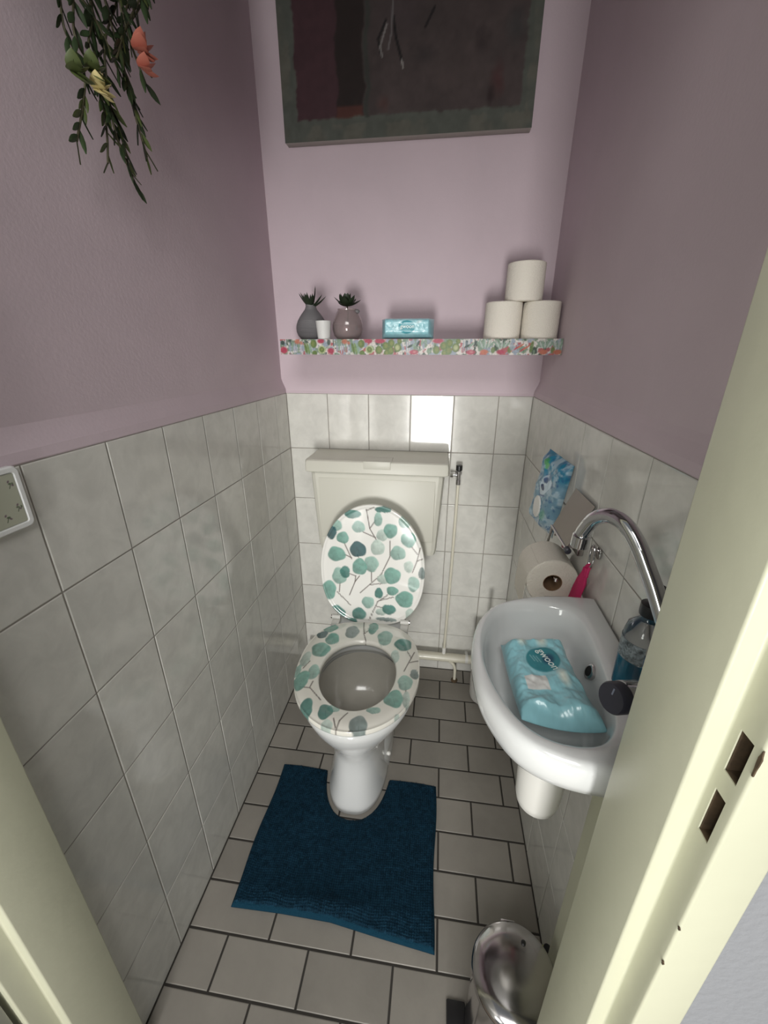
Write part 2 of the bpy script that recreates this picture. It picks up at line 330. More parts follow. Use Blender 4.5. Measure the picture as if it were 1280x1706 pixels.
wall_tiles(wall_r, ry_, lambda p, s, z, a, b: put_tile(p, (W, s, z), (0, -1, 0), (0, 0, 1), a, b, M['tile']))
bx_ = [0, .1513, .3013, .4513, .6013, .7513, W]
wall_tiles(wall_b, bx_, lambda p, s, z, a, b: put_tile(p, (s, 0, z), (1, 0, 0), (0, 0, 1), a, b, M['tile'], 0.004))
GF = 0.0052
for n in range(0, 12):
    y0 = min(0.0, .026 - .1 * n); y1 = .026 - .1 * (n + 1)
    if y1 > -0.001: continue
    xs = sorted([x for x in (.6119 + .10143 * j for j in range(-9, 9) if (j % 2 == 0) == (n % 2 == 1)) if .012 < x < W - .012])
    xs = [0] + xs + [W]
    for a, b in zip(xs[:-1], xs[1:]):
        put_tile(fl, ((a + b) / 2, (y0 + y1) / 2, 0), (1, 0, 0), (0, 1, 0), b - a - GF, abs(y1 - y0) - GF, M['ftile'], 0.0012)

# ------------------------------------------------------------------ front wall, door frame, door
bm = bmesh.new()
box(bm, .792, 3.0, -1.2600, -1.157, -.05, 2.6); box(bm, -3.0, -.022, -1.2600, -1.157, -.05, 2.6); box(bm, -.022, .792, -1.2600, -1.157, 2.10, 2.6)
prop(obj('wall_front', bm, M['plaster'], smooth=False), kind='structure')
door = thing('door_1', (0, 0, 0), None, None); door['kind'] = 'structure'
def cut(bm, cutters):
    o = bpy.data.objects.new('t', bpy.data.meshes.new('t')); bmesh.ops.recalc_face_normals(bm, faces=bm.faces); bm.to_mesh(o.data); bm.free(); COL.objects.link(o)
    c = bpy.data.objects.new('c', bpy.data.meshes.new('c')); bmesh.ops.recalc_face_normals(cutters, faces=cutters.faces); cutters.to_mesh(c.data); cutters.free(); COL.objects.link(c)
    md = o.modifiers.new('b', 'BOOLEAN'); md.object = c; md.solver = 'EXACT'
    me = bpy.data.meshes.new_from_object(o.evaluated_get(bpy.context.evaluated_depsgraph_get()))
    bpy.data.objects.remove(o); bpy.data.objects.remove(c)
    r = bmesh.new(); r.from_mesh(me); bpy.data.meshes.remove(me); return r
jr = prism([(.742, YF), (.742, -1.2375), (.757, -1.2375), (.757, -1.2640), (.7945, -1.2640), (.7945, YF)], -.004, 2.10, bev=.0022)
cb = bmesh.new()
for (z1, z0, ya, yb) in ((1.104, 1.067, -1.2452, -1.2572), (1.049, 1.0055, -1.2452, -1.2560)):
    box(cb, .745, .775, yb, ya, z0, z1)
jr = cut(jr, cb)
o = obj('jamb', jr, M['cream'], door, smooth=True, angle=50)
o['label'] = 'cream door jamb with two open strike holes'
for (z1, z0, ya, yb) in ((1.104, 1.067, -1.2452, -1.2572), (1.049, 1.0055, -1.2452, -1.2560)):
    bm = bmesh.new(); box(bm, .7700, .7745, yb - .0005, ya + .0005, z0 - .0005, z1 + .0005)
    box(bm, .7580, .7702, yb - .0006, yb + .0008, z0, z1); box(bm, .7580, .7702, ya - .0008, ya + .0006, z0, z1)
    box(bm, .7580, .7702, yb, ya, z0 - .0006, z0 + .0010); box(bm, .7580, .7702, yb, ya, z1 - .0010, z1 + .0006)
    obj('strike_hole', bm, M['raw'], door, smooth=False)
# worn spots on the rebate edge
for (yy, zz, s) in ((-1.2636, 1.0960, .0050), (-1.2640, .8664, .0022), (-1.2639, .9163, .0016)):
    k = 4.2 if s > .004 else 1.0; hh = s * (2.2 if s > .004 else 1)
    pts_ = [(yy + .0012 * math.cos(a) * (1 + .3 * math.sin(3 * a)), zz + hh * math.sin(a) * (1 + .15 * math.sin(5 * a))) for a in np.linspace(0, 2 * PI, 14, endpoint=False)]
    b = loft([[(.7575, y_ - .0002, z_) for y_, z_ in pts_], [(.7566, y_ - .0002, z_) for y_, z_ in pts_]]); obj('worn_spot', b, M['raw'], door, smooth=False)
jl = prism([(.030, YF), (.030, -1.2375), (.015, -1.2375), (.015, -1.2660), (-.024, -1.2660), (-.024, YF)], -.004, 2.10, bev=.0022)
obj('jamb', jl, M['cream'], door, smooth=True, angle=50)
bm = bmesh.new(); box(bm, .030, .742, -1.2375, YF, 2.00, 2.10); box(bm, .015, .757, -1.2640, -1.2375, 2.015, 2.10)
obj('door_head', bm, M['cream'], door, smooth=False)
dl = obj('door_leaf', BX(-.030, .008, -1.98, -1.2720, .01, 2.005, bev=.003), M['doorw'], door)
for z in (.25, 1.1, 1.85):
    obj('hinge', cyl((.012, -1.2690, z - .045), (.012, -1.2690, z + .045), .0045, 12), M['steel'], dl)

# ================================================================== things on the back wall
# --- abstract canvas
cv = thing('canvas_painting', (.4165, -.002, 1.887), 'unframed abstract canvas in dark plum and taupe with grey-green border, high on the pink wall', 'painting')
x0, x1, z0, z1 = .073, .760, 1.887, 2.43
nu, nv = 200, 150
gu, gv = np.meshgrid(np.linspace(0, 1, nu), np.linspace(0, 1, nv), indexing='ij')
X = (x0 + (x1 - x0) * gu).ravel(); Z = (z0 + (z1 - z0) * gv).ravel()
n1 = fbm(X * 18, Z * 18, 1); n2 = fbm(X * 60, Z * 60, 5); n3 = fbm(X * 7, Z * 30, 9)
C_ = np.tile(np.array((0.085, 0.062, 0.060)), (len(X), 1)) * (0.75 + 0.5 * n1)[:, None]
def band(a, v, b, s=.006): return np.clip((v - a) / s, 0, 1) * np.clip((b - v) / s, 0, 1)
jx = (n3 - .5) * .02
C_ = blend(C_, band(x0, X + jx, x0 + .185), (0.075, 0.030, 0.038)); C_ = blend(C_, band(x0 + .155, X + jx, x0 + .235), (0.022, 0.012, 0.010))
C_ = blend(C_, band(x0 + .155, X + jx, x0 + .235) * band(z0, Z, z0 + .075), (0.11, 0.035, 0.025))
C_ = blend(C_, band(x0 + .232, X + jx, x0 + .25) * .8, (0.045, 0.055, 0.045))
for (cx, cz, rx, rz, c, a) in ((.47, 2.05, .05, .02, (0.035, 0.03, 0.03), .6), (.62, 2.07, .025, .035, (0.03, 0.02, 0.02), .7), (.66, 1.99, .022, .045, (0.10, 0.035, 0.035), .8), (.70, 2.09, .035, .05, (0.045, 0.05, 0.05), .6),
                            (.56, 2.0, .08, .05, (0.11, 0.08, 0.075), .5), (.40, 2.14, .08, .06, (0.07, 0.05, 0.055), .5), (.645, 1.96, .01, .03, (0.025, 0.012, 0.012), .9), (.36, 1.96, .03, .02, (0.13, 0.05, 0.04), .5)):
    C_ = p_ell(C_, X + (n1 - .5) * .03, Z + (n2 - .5) * .02, cx, cz, rx, rz, 0, c, a, .8)
edge = np.maximum(np.maximum(x0 + .042 - X, X - (x1 - .035)), z0 + .048 - Z) + (n2 - .5) * .012
C_ = blend(C_, np.clip(edge / .004 + .5, 0, 1), (0.115, 0.125, 0.105))
C_ = blend(C_, np.clip(edge / .004 - 3, 0, 1) * np.clip((n1 - .45) * 6, 0, 1) * .5, (0.18, 0.165, 0.13))
for pts, wd, c in (([(.365, 2.125), (.345, 2.09), (.352, 2.062)], .004, (.01, .008, .008)), ([(.368, 2.118), (.350, 2.075), (.356, 2.055)], .003, (.28, .26, .25)), ([(.385, 2.13), (.392, 2.09), (.408, 2.045)], .0045, (.008, .006, .006)),
                   ([(.408, 2.045), (.412, 2.030)], .003, (.35, .33, .31)), ([(.490, 2.14), (.468, 2.105)], .004, (.01, .008, .008)), ([(.386, 2.2), (.380, 2.10), (.372, 2.07)], .003, (.2, .18, .18))):
    C_ = p_line(C_, X, Z, pts, wd, c)
C_ = C_ * (0.52 + .26 * n2)[:, None]
P = np.c_[X, np.full(len(X), -.0325) + (n2 - .5) * .0008, Z]
link('painted_front', grid_mesh('painted_front', P, grid_faces(nu, nv), C_, True), M['matte'], cv)
obj('canvas_edge', BX(x0, x1, -.0320, -.003, z0, z1, bev=.0015), mat('canvas_edge_linen', (0.30, 0.27, 0.25), .9, bump=.3, bscale=300), cv)

# --- shelf with cactus-print front
sx0, sx1, sy, sz0, sz1 = .0755, .8765, -.215, 1.320, 1.3615
sh = thing('floating_shelf', ((sx0 + sx1) / 2, -.002, sz0), 'long floating shelf with a cactus and succulent printed front edge, across the back wall', 'shelf')
obj('board', BX(sx0, sx1, sy + .002, -.0005, sz0, sz1, bev=.001), mat('shelf_white_board', (0.62, 0.58, 0.57), .5), sh)
nu, nv = 700, 40
gu, gv = np.meshgrid(np.linspace(0, 1, nu), np.linspace(0, 1, nv), indexing='ij')
X = ((sx1 - sx0) * gu).ravel(); Z = ((sz1 - sz0) * gv).ravel()
C_ = np.tile(np.array((0.66, 0.62, 0.58)), (len(X), 1)); _a = fbm(X * 70, Z * 70, 41); _b = fbm(X * 90, Z * 60, 43)
C_ = blend(C_, np.clip((_a - .52) * 14, 0, 1), (.20, .28, .20)); C_ = blend(C_, np.clip((_b - .58) * 14, 0, 1), (.30, .35, .42)); C_ = blend(C_, np.clip((.38 - _a) * 14, 0, 1), (.42, .12, .13)); C_ = blend(C_, np.clip((.36 - _b) * 14, 0, 1), (.06, .09, .07))
pinkc, coral, green, olive, blue, dk, sage = (0.42, .055, .10), (.50, .16, .10), (.13, .20, .06), (.24, .27, .08), (.30, .36, .42), (.05, .08, .07), (.25, .36, .28)
def motif(C_, ox, kind):
    H = sz1 - sz0
    if kind == 'A':      # stripes of blue cactus, coral bloom, green columns, round cactus, rosette, pink flower
        for k in range(9): C_ = p_ell(C_, X, Z, ox + .010 + k * .0065, H * .45 * (1 + .2 * math.sin(k * 2.1)), .0030, H * .48, 0, (blue, sage, (.42, .45, .52))[k % 3], .9, .4)
        C_ = p_ell(C_, X, Z, ox + .033, H * .85, .011, .009, 0, coral, .9, .5); C_ = p_ell(C_, X, Z, ox + .045, H * .75, .006, .006, 0, coral, .8, .5)
        for k in range(3): C_ = p_ell(C_, X, Z, ox + .058 + k * .007, H * .4, .0042, H * .44, 12, (green, (.2, .3, .12), sage)[k], 1, .25)
        C_ = p_ell(C_, X, Z, ox + .082, H * .70, .011, .013, 0, green, 1, .25); C_ = p_ell(C_, X, Z, ox + .080, H * .72, .006, .009, 0, olive, .7, .6)
        C_ = p_ell(C_, X, Z, ox + .084, H * .1, .009, .008, 0, green, 1, .25)
        C_ = p_ell(C_, X, Z, ox + .106, H * .32, .013, .012, 0, (.45, .50, .28), 1, .2); C_ = p_ell(C_, X, Z, ox + .106, H * .32, .009, .009, 0, green, 1, .3); C_ = p_ell(C_, X, Z, ox + .106, H * .34, .004, .004, 0, olive, 1, .4)
        C_ = p_ell(C_, X, Z, ox + .104, H * .88, .013, .008, 0, pinkc, 1, .4); C_ = p_ell(C_, X, Z, ox + .128, H * .80, .006, .010, 0, dk, .9, .3)
        C_ = p_ell(C_, X, Z, ox + .133, H * .24, .013, .010, 0, pinkc, 1, .4); C_ = p_line(C_, X, Z, [(ox + .141, H), (ox + .142, H * .55)], .0018, dk)
    if kind == 'B':      # cluster of olive round cacti
        C_ = p_ell(C_, X, Z, ox + .004, H * .88, .020, .008, 0, pinkc, 1, .4)
        for (dx, dz, r_) in ((.000, .3, .012), (.020, .55, .012), (.036, .72, .012), (.034, .25, .012), (.054, .45, .013), (.022, .1, .009), (.060, .85, .008)):
            C_ = p_ell(C_, X, Z, ox + dx, H * dz, r_ * .9, r_, 0, green, 1, .18); C_ = p_ell(C_, X, Z, ox + dx + .001, H * dz + .001, r_ * .6, r_ * .72, 0, olive, .85, .6)
        C_ = p_ell(C_, X, Z, ox + .054, H * .45, .008, .009, 0, (.45, .48, .26), .9, .5)
    if kind == 'C':      # blue stripes with fern leaves and a pink bloom
        for k in range(4): C_ = p_ell(C_, X, Z, ox + .003 + k * .006, H * .55, .0025, H * .5, 0, blue, .9, .4)
        for k in range(5): C_ = p_ell(C_, X, Z, ox + .014 + k * .011, H * (.55 + .08 * k), .0105, .0036, 25 + 18 * k, (dk, sage, dk, sage, sage)[k], 1, .3)
        C_ = p_ell(C_, X, Z, ox + .024, H * .16, .016, .008, 0, pinkc, 1, .4); C_ = p_ell(C_, X, Z, ox + .026, H * .18, .007, .004, 0, (.6, .25, .26), .8, .6)
    if kind == 'D':      # fan of aloe blades over red blooms
        for k in range(7): C_ = p_ell(C_, X, Z, ox + .020 + (k - 3) * .0055, H * .66, .0026, .013, -(k - 3) * 13, (sage, (.42, .48, .44))[k % 2], 1, .3)
        C_ = p_ell(C_, X, Z, ox + .018, H * .18, .014, .008, 0, coral if int(ox * 100) % 2 else pinkc, 1, .4); C_ = p_ell(C_, X, Z, ox + .042, H * .3, .007, .010, 0, green, .9, .3)
    if kind == 'E':      # red spiky leaves
        for k in range(5): C_ = p_ell(C_, X, Z, ox + .006 + k * .008, H * (.35 + .1 * (k % 3)), .013, .0026, 35, (coral, pinkc)[k % 2], 1, .3)
        C_ = p_ell(C_, X, Z, ox + .052, H * .5, .006, H * .45, -8, green, .9, .3); C_ = p_ell(C_, X, Z, ox + .000, H * .5, .008, .014, 20, blue, .8, .4)
    return C_
C_ = p_ell(C_, X, Z, .010, .012, .014, .012, 0, pinkc, 1, .4); C_ = p_ell(C_, X, Z, .008, .032, .008, .008, 0, dk, 1, .4); C_ = p_line(C_, X, Z, [(.021, .042), (.022, .026)], .002, dk)
for ox, k in ((.020, 'A'), (.162, 'A'), (.295, 'B'), (.372, 'C'), (.300 + .16, 'B'), (.532, 'C'), (.575, 'D'), (.620, 'D'), (.668, 'E'), (.735, 'D'), (.772, 'D')): C_ = motif(C_, ox, k)
nz = fbm(X * 400, Z * 400, 3); C_ = C_ * (.62 + .45 * nz)[:, None]
link('printed_front', grid_mesh('printed_front', np.c_[X + sx0, np.full(len(X), sy), Z + sz0], grid_faces(nu, nv), C_), M['film'], sh)

# --- toilet rolls on the shelf
def roll_parts(t, cx, cy, cz, R=.0505, H=.095):
    prof = [(.021, cz), (R - .002, cz), (R, cz + .002), (R + .0004, cz + H * .5), (R, cz + H - .002), (R - .002, cz + H), (.021, cz + H)]
    obj('paper', loft([circ((cx, cy, z), r, 48) for r, z in prof] + [circ((cx, cy, cz), .021, 48)], False, False), M['paper'], t)
    obj('core', loft([circ((cx, cy, cz + .001), .0212, 32), circ((cx, cy, cz + H - .001), .0212, 32), circ((cx, cy, cz + H - .001), .0195, 32), circ((cx, cy, cz + .001), .0195, 32), circ((cx, cy, cz + .001), .0212, 32)], False, False), M['card'], t)
t0 = thing('toilet_roll', (.7190, -.150, sz1), 'cream toilet roll standing on the shelf, lower left one of the stack of three', 'toilet roll', 'toilet rolls stacked on the shelf')
roll_parts(t0, .7190, -.150, sz1)
copy_tree(t0, (.8225, -.150, sz1), 'cream toilet roll standing on the shelf, lower right one beside the right wall')
copy_tree(t0, (.7700, -.148, sz1 + .0952), 'cream toilet roll on top of the other two on the shelf')

# --- vases with succulents
def blade(bm, base, d, L, wd, th, curve=0.15, n=6):
    d = Vector(d).normalized(); s = d.cross(Vector((0, 0, 1)));  s = s.normalized() if s.length > 1e-3 else Vector((1, 0, 0)); up = s.cross(d)
    rings = []
    for i in range(n + 1):
        t = i / n; c = Vector(base) + d * L * t + up * curve * L * t * t
        k = math.sin(PI * min(1, .18 + .82 * t)) ** .8 if t < 1 else .02
        rings.append([c + s * wd * k * .5 * a + up * th * k * .5 * b for a, b in ((1, 0), (.6, .8), (-.6, .8), (-1, 0), (-.6, -.6), (.6, -.6))])
    return loft(rings, bm=bm)
v1 = thing('grey_vase', (.156, -.150, sz1), 'round matte grey vase with fine ribs holding a spiky succulent, left end of shelf', 'vase')
pr = [(.028, 0), (.034, .0015)]
zs_ = [.002, .012, .022, .032, .042, .052, .062, .072, .082, .090]; rs_ = [.035, .0430, .0465, .0470, .0452, .0410, .0350, .0275, .0190, .0155]
for i in range(1, 41):
    z = .002 + .088 * i / 40; r = float(np.interp(z, zs_, rs_)); pr.append((r + .0004, z)); pr.append((r - .0005, z + .0010))
pr += [(.0150, .092), (.0156, .096), (.0135, .0965), (.012, .085)]
obj('vase_body', lathe(.156, -.150, [(r, sz1 + z) for r, z in pr], 40), M['vase'], v1)
for k in range(17):
    a = k * 2.4; el = .35 + .95 * ((k * .618) % 1); L = .036 + .024 * ((k * .37) % 1)
    obj('leaf', blade(bmesh.new(), (.156 + .005 * math.cos(a), -.150 + .005 * math.sin(a), sz1 + .089), (math.cos(a) * math.cos(el), math.sin(a) * math.cos(el), math.sin(el)), L, .0085, .004), M['succ'], v1)
vt = thing('votive_cup', (.2030, -.188, sz1), 'small white tapered candle cup between the grey vase and the glass vase', 'candle cup')
obj('cup_body', lathe(.2030, -.188, [(r, sz1 + z) for r, z in ((.0175, 0), (.0185, .001), (.0225, .049), (.0225, .050), (.0205, .050), (.0195, .044))], 32), M['candle'], vt)
obj('wax', lathe(.2030, -.188, [(.0196, sz1 + .040), (.0198, sz1 + .044)], 32), M['wplast'], vt)
v2 = thing('glass_vase', (.266, -.145, sz1), 'round smoky glass vase with a dark rosette succulent, second plant from the left', 'vase')
pr = [(.020, 0), (.032, .0015), (.042, .012), (.0460, .028), (.0455, .042), (.041, .058), (.033, .072), (.0285, .080), (.0290, .084), (.0278, .084), (.0272, .080), (.0318, .071), (.0397, .057), (.0441, .042), (.0446, .028), (.0405, .0125), (.031, .003), (.002, .0025)]
obj('vase_body', lathe(.266, -.145, [(r, sz1 + z) for r, z in pr], 48), M['mglass'], v2)
obj('filling', lathe(.266, -.145, [(.030, sz1 + .0045), (.0390, sz1 + .0135), (.0428, sz1 + .028), (.0424, sz1 + .040), (.002, sz1 + .036)], 48), M['mliner'], v2)
obj('stalk', tube([(.266, -.145, sz1 + .040), (.268, -.145, sz1 + .075), (.266, -.147, sz1 + .094)], .0022, 8), M['stem'], v2)
obj('stalk', tube([(.268, -.145, sz1 + .080), (.280, -.147, sz1 + .082), (.293, -.150, sz1 + .078)], .0014, 8), M['stem'], v2)
for k in range(20):
    a = k * 2.4; el = .10 + 1.25 * (k / 20); L = .046 - .016 * (k / 20)
    obj('leaf', blade(bmesh.new(), (.264, -.147, sz1 + .092), (math.cos(a) * math.cos(el), math.sin(a) * math.cos(el), math.sin(el)), L, .022, .006, .25), M['succ'], v2)
b = bmesh.new(); bmesh.ops.create_icosphere(b, subdivisions=2, radius=.008); bmesh.ops.scale(b, vec=(1.1, 1, .8), verts=b.verts); bmesh.ops.translate(b, vec=(.296, -.150, sz1 + .077), verts=b.verts)
obj('bud', b, M['vase'], v2)

# ------------------------------------------------------------------ soft wipes packs (printed film)
AQ = (0.28, 0.56, 0.62); AQL = (0.46, 0.72, 0.76)
def pack(name, loc, label, cat, Lx, Ly, th, rot, prints, seed, group=None, crumple=.004, warp=None, zsag=None, flat=(0, 0, .02)):
    """pillow pack; local x along width, y along length, top face up; rot: 3x3 matrix to the world"""
    t = thing(name, loc, label, cat, group)
    nu, nv = 110, 110
    gu, gv = np.meshgrid(np.linspace(-1, 1, nu), np.linspace(-1, 1, nv), indexing='ij'); u = gu.ravel(); v = gv.ravel()
    X = u * Lx / 2; Y = v * Ly / 2
    body = (1 - np.abs(u) ** 5) ** .5 * (1 - np.clip((np.abs(v) - .80) / .20, 0, 1) ** 1.3) ** .8
    cr = (fbm(X * 45, Y * 30, seed) - .5); cr2 = (1 - np.abs(2 * fbm(X * 22 + 3, Y * 22, seed + 3) - 1)) - .8
    H = body * th + (cr * crumple * 1.2 + cr2 * crumple * 1.5) * np.clip(body * 2, .25, 1)
    fl_ = np.clip((np.hypot(X - flat[0], Y - flat[1]) / flat[2] - .75) * 3, 0, 1); H = H * fl_ + (body * th) * (1 - fl_)
    C_ = prints(X, Y); C_ = C_ * (0.86 + .28 * fbm(X * 120, Y * 120, seed + 8))[:, None]
    Xw, Yw = (X, Y) if warp is None else warp(X, Y, u, v)
    top = np.c_[Xw, Yw, np.maximum(H, .0008)]
    bot = np.c_[Xw, Yw, -np.maximum(body * th * .15, .0004)]
    if zsag is not None:
        dz = zsag(X, Y); top[:, 2] += dz; bot[:, 2] += dz
    P = np.r_[top, bot]; F_ = np.r_[grid_faces(nu, nv), grid_faces(nu, nv, off=nu * nv, flip=True)]
    idx = lambda i, j: i * nv + j
    rim = []
    for i in range(nu - 1): rim += [(idx(i, 0), idx(i, 0) + nu * nv, idx(i + 1, 0) + nu * nv, idx(i + 1, 0)), (idx(i + 1, nv - 1), idx(i + 1, nv - 1) + nu * nv, idx(i, nv - 1) + nu * nv, idx(i, nv - 1))]
    for j in range(nv - 1): rim += [(idx(0, j + 1), idx(0, j + 1) + nu * nv, idx(0, j) + nu * nv, idx(0, j)), (idx(nu - 1, j), idx(nu - 1, j) + nu * nv, idx(nu - 1, j + 1) + nu * nv, idx(nu - 1, j + 1))]
    F_ = np.r_[F_, np.array(rim)]
    R_ = np.array(rot); Pw = P @ R_.T + np.array(loc)
    link('wrapper', grid_mesh('wrapper', Pw, F_, np.r_[C_, C_]), M['film'], t)
    Hs = top[:, 2].reshape(nu, nv)
    def surf(x, y):
        a = min(nu - 1.001, max(0, (x / (Lx / 2) + 1) / 2 * (nu - 1))); b = min(nv - 1.001, max(0, (y / (Ly / 2) + 1) / 2 * (nv - 1)))
        i, j = int(a), int(b); i0, i1, j0, j1 = max(0, i - 2), min(nu, i + 4), max(0, j - 2), min(nv, j + 4)
        return (x, y, float(Hs[i0:i1, j0:j1].mean()) + .0003)
    return t, surf, R_
def lettering(t, surf, R_, loc, body, size, cx, cy, ang, m, name='lettering', lift=.0006):
    me = text_mesh(body, size); ca, sa = math.cos(ang), math.sin(ang)
    for v in me.vertices:
        x = cx + v.co.x * ca - v.co.y * sa; y = cy + v.co.x * sa + v.co.y * ca
        p = R_ @ np.array((x, y, surf(x, y)[2] + lift)); v.co = Vector(p) + Vector(loc)
    me.name = name
    return link(name, me, m, t)
def Rz(a): c, s = math.cos(a), math.sin(a); return np.array(((c, -s, 0), (s, c, 0), (0, 0, 1)))
def Rx(a): c, s = math.cos(a), math.sin(a); return np.array(((1, 0, 0), (0, c, -s), (0, s, c)))
def Ry(a): c, s = math.cos(a), math.sin(a); return np.array(((c, 0, s), (0, 1, 0), (-s, 0, c)))

# pack on the shelf: lies on its long side, printed face to the room
def pr_shelf(X, Y):
    C_ = np.tile(np.array(AQ), (len(X), 1)); C_ = p_ell(C_, X, Y, 0, 0, .05, .03, 0, AQL, .6, .6); C_ = p_ell(C_, X, Y, .000, -.001, .025, .018, 0, (0.05, 0.30, 0.36), 1, .1); C_ = p_line(C_, X, Y, [(-.010, -.0095), (.010, -.0095)], .0012, (.35, .6, .62), .8)
    C_ = p_ell(C_, X, Y, .035, .012, .012, .006, 20, (.62, .78, .80), .8, .6); return C_
loc = (.4500, -.172, sz1 + .0275)
t, sf, R_ = pack('wipes_pack', loc, 'small aqua pack of wet wipes lying on the middle of the shelf', 'wet wipes', .052, .150, .045, Rx(PI / 2 * .93) @ Rz(-PI / 2), lambda X, Y: pr_shelf(Y, -X), 11, 'aqua wet wipes packs', .003, flat=(0, .006, .024))
lettering(t, sf, R_, loc, 'gwoon', .0145, .000, .002, PI / 2, M['wtext'])

# ================================================================== cistern, stop valve, pipes
ci = thing('cistern', (.3465, 0, .637), 'cream white low plastic toilet cistern mounted on the back wall above the lid', 'cistern')
body = loft([[(a, 0 - .001, z), (b_, -.001, z), (b_, yb + .02, z), (b_ - .006, yb + .006, z), (b_ - .018, yb, z), (a + .018, yb, z), (a + .006, yb + .006, z), (a, yb + .02, z)]
             for a, b_, yb, z in ((.150, .550, -.132, .637), (.137, .562, -.146, .642), (.132, .566, -.150, .665), (.121, .580, -.158, .930), (.120, .581, -.159, .950))])
obj('tank', body, M['plast'], ci, angle=25)
obj('tank_panel', BX(.150, .552, -.1595, -.150, .700, .925, bev=.003), M['plast'], ci)
lidc = loft([[(a, -.001, z), (b_, -.001, z), (b_, yb + .016, z), (b_ - .005, yb + .004, z), (b_ - .016, yb, z), (a + .016, yb, z), (a + .005, yb + .004, z), (a, yb + .016, z)]
             for a, b_, yb, z in ((.107, .594, -.170, .946), (.105, .596, -.172, .949), (.106, .595, -.171, .978), (.108, .593, -.168, .985), (.112, .589, -.163, .9885))])
obj('cistern_lid', lidc, M['plast'], ci, angle=25)
bm = bmesh.new(); box(bm, .309, .404, -.1735, -.105, .9880, .9905, bev=.001); box(bm, .311, .402, -.1742, -.1700, .9640, .9902, bev=.0012)
obj('flush_button', bm, M['plast'], ci)

sv = thing('stop_valve', (.633, -.03, .88), 'small chrome angle stop valve with black knob beside the cistern', 'valve')
obj('valve_body', lathe(.633, -.035, [(.006, .880), (.0085, .880), (.0085, .897), (.0068, .899), (.0068, .930), (.0045, .932)], 20), M['chrome'], sv)
bm = cyl((.633, -.035, .915), (.606, -.035, .915), .0045, 14); merge(bm, cyl((.6125, -.035, .915), (.603, -.035, .915), .0085, 6)); merge(bm, cyl((.633, -.035, .915), (.633, -.005, .915), .005, 12)); merge(bm, cyl((.633, -.008, .915), (.633, -.0015, .915), .012, 20))
obj('connector', bm, M['chrome'], sv)
obj('valve_knob', lathe(.633, -.035, [(.010, .932), (.0115, .934), (.0115, .950), (.010, .952)], 12), M['black'], sv)

wp = thing('water_pipe', (.625, -.035, .11), 'thin cream painted water pipe running down the tiles from the stop valve', 'pipe')
obj('pipe_run', tube(smooth_path([(.633, -.035, .880), (.632, -.034, .70), (.628, -.034, .40), (.624, -.036, .18), (.623, -.036, .135)], 4), .0055, 14), M['pipe'], wp)
obj('pipe_joint', lathe(.623, -.036, [(.0060, .118), (.0082, .120), (.0082, .146), (.0060, .148)], 16), M['wplast'], wp)
hp = thing('horizontal_pipe', (.43, -.040, .085), 'thick cream pipe running along the back wall just above the floor', 'pipe')
obj('pipe_run', cyl((.030, -.040, .104), (W - .002, -.040, .100), .0185, 24), M['pipe'], hp)
obj('end_cap', tube([(.022, -.040, .1045), (.024, -.040, .1045), (.046, -.040, .104), (.048, -.040, .104)], [.017, .0205, .0205, .0195], 24), M['wplast'], hp)
for x in (.23, .72):
    bm = bmesh.new(); merge(bm, cyl((x - .006, -.040, .1035), (x + .006, -.040, .1035), .0205, 24)); box(bm, x - .006, x + .006, -.022, -.001, .096, .111); obj('pipe_clip', bm, M['wplast'], hp)
dp = thing('drain_spur', (.672, -.06, 0), 'short bent cream pipe dropping from the thick pipe to the floor', 'pipe')
obj('pipe_run', tube(smooth_path([(.650, -.052, .090), (.662, -.060, .088), (.672, -.064, .070), (.674, -.065, .035), (.674, -.065, .004)], 5), .0062, 14), M['pipe'], dp)
obj('floor_collar', lathe(.674, -.065, [(.014, .0005), (.014, .006), (.008, .010)], 20), M['raw'], dp)

# ================================================================== toilet
TB = (.343, -.500, 0)
to = thing('toilet', TB, 'white ceramic floor-standing toilet with green leaf print seat and raised lid', 'toilet')
NS = 96
def egg(cx, cy, rx, rf, rb, z, eb=.82, n=NS, tilt=0, ef=1.0):
    o = []
    for i in range(n):
        a = 2 * PI * i / n; c, s = math.cos(a), math.sin(a)
        if s < 0: x, y = rx * math.copysign(abs(c) ** ef, c), -rf * abs(s) ** ef
        else: x, y = rx * math.copysign(abs(c) ** eb, c), rb * math.copysign(abs(s) ** eb, s)
        xr = x * math.cos(tilt) - y * math.sin(tilt); yr = x * math.sin(tilt) + y * math.cos(tilt)
        o.append((cx + xr, cy + yr, z))
    return o
TL = math.radians(2.5)
sec = [  # cx, cy, rx, front, back, z
    (.342, -.470, .096, .193, .235, .000), (.342, -.470, .098, .194, .237, .004), (.342, -.470, .096, .190, .235, .020), (.344, -.470, .086, .178, .22, .070), (.344, -.470, .080, .166, .20, .130),
    (.344, -.475, .078, .158, .19, .175), (.345, -.480, .085, .162, .19, .215), (.346, -.488, .105, .178, .20, .260), (.347, -.497, .132, .197, .21, .305), (.348, -.505, .158, .212, .215, .350), (.349, -.510, .172, .219, .220, .385), (.349, -.510, .175, .221, .222, .400), (.349, -.510, .172, .218, .220, .411), (.349, -.510, .164, .210, .212, .4145),
    (.349, -.512, .135, .172, .160, .4145), (.349, -.514, .127, .160, .148, .409), (.349, -.514, .126, .158, .146, .390), (.349, -.514, .128, .161, .150, .376), (.349, -.514, .133, .167, .160, .370), (.349, -.514, .133, .167, .166, .355)]
rings = [egg(a, b, c, d_, e, z, .82, NS, TL if z > .2 else 0, .80 if z < .14 else .80 + .2 * min(1, (z - .14) / .12)) for a, b, c, d_, e, z in sec]
obj('pedestal', loft(rings, True, False), M['cer'], to, angle=60)
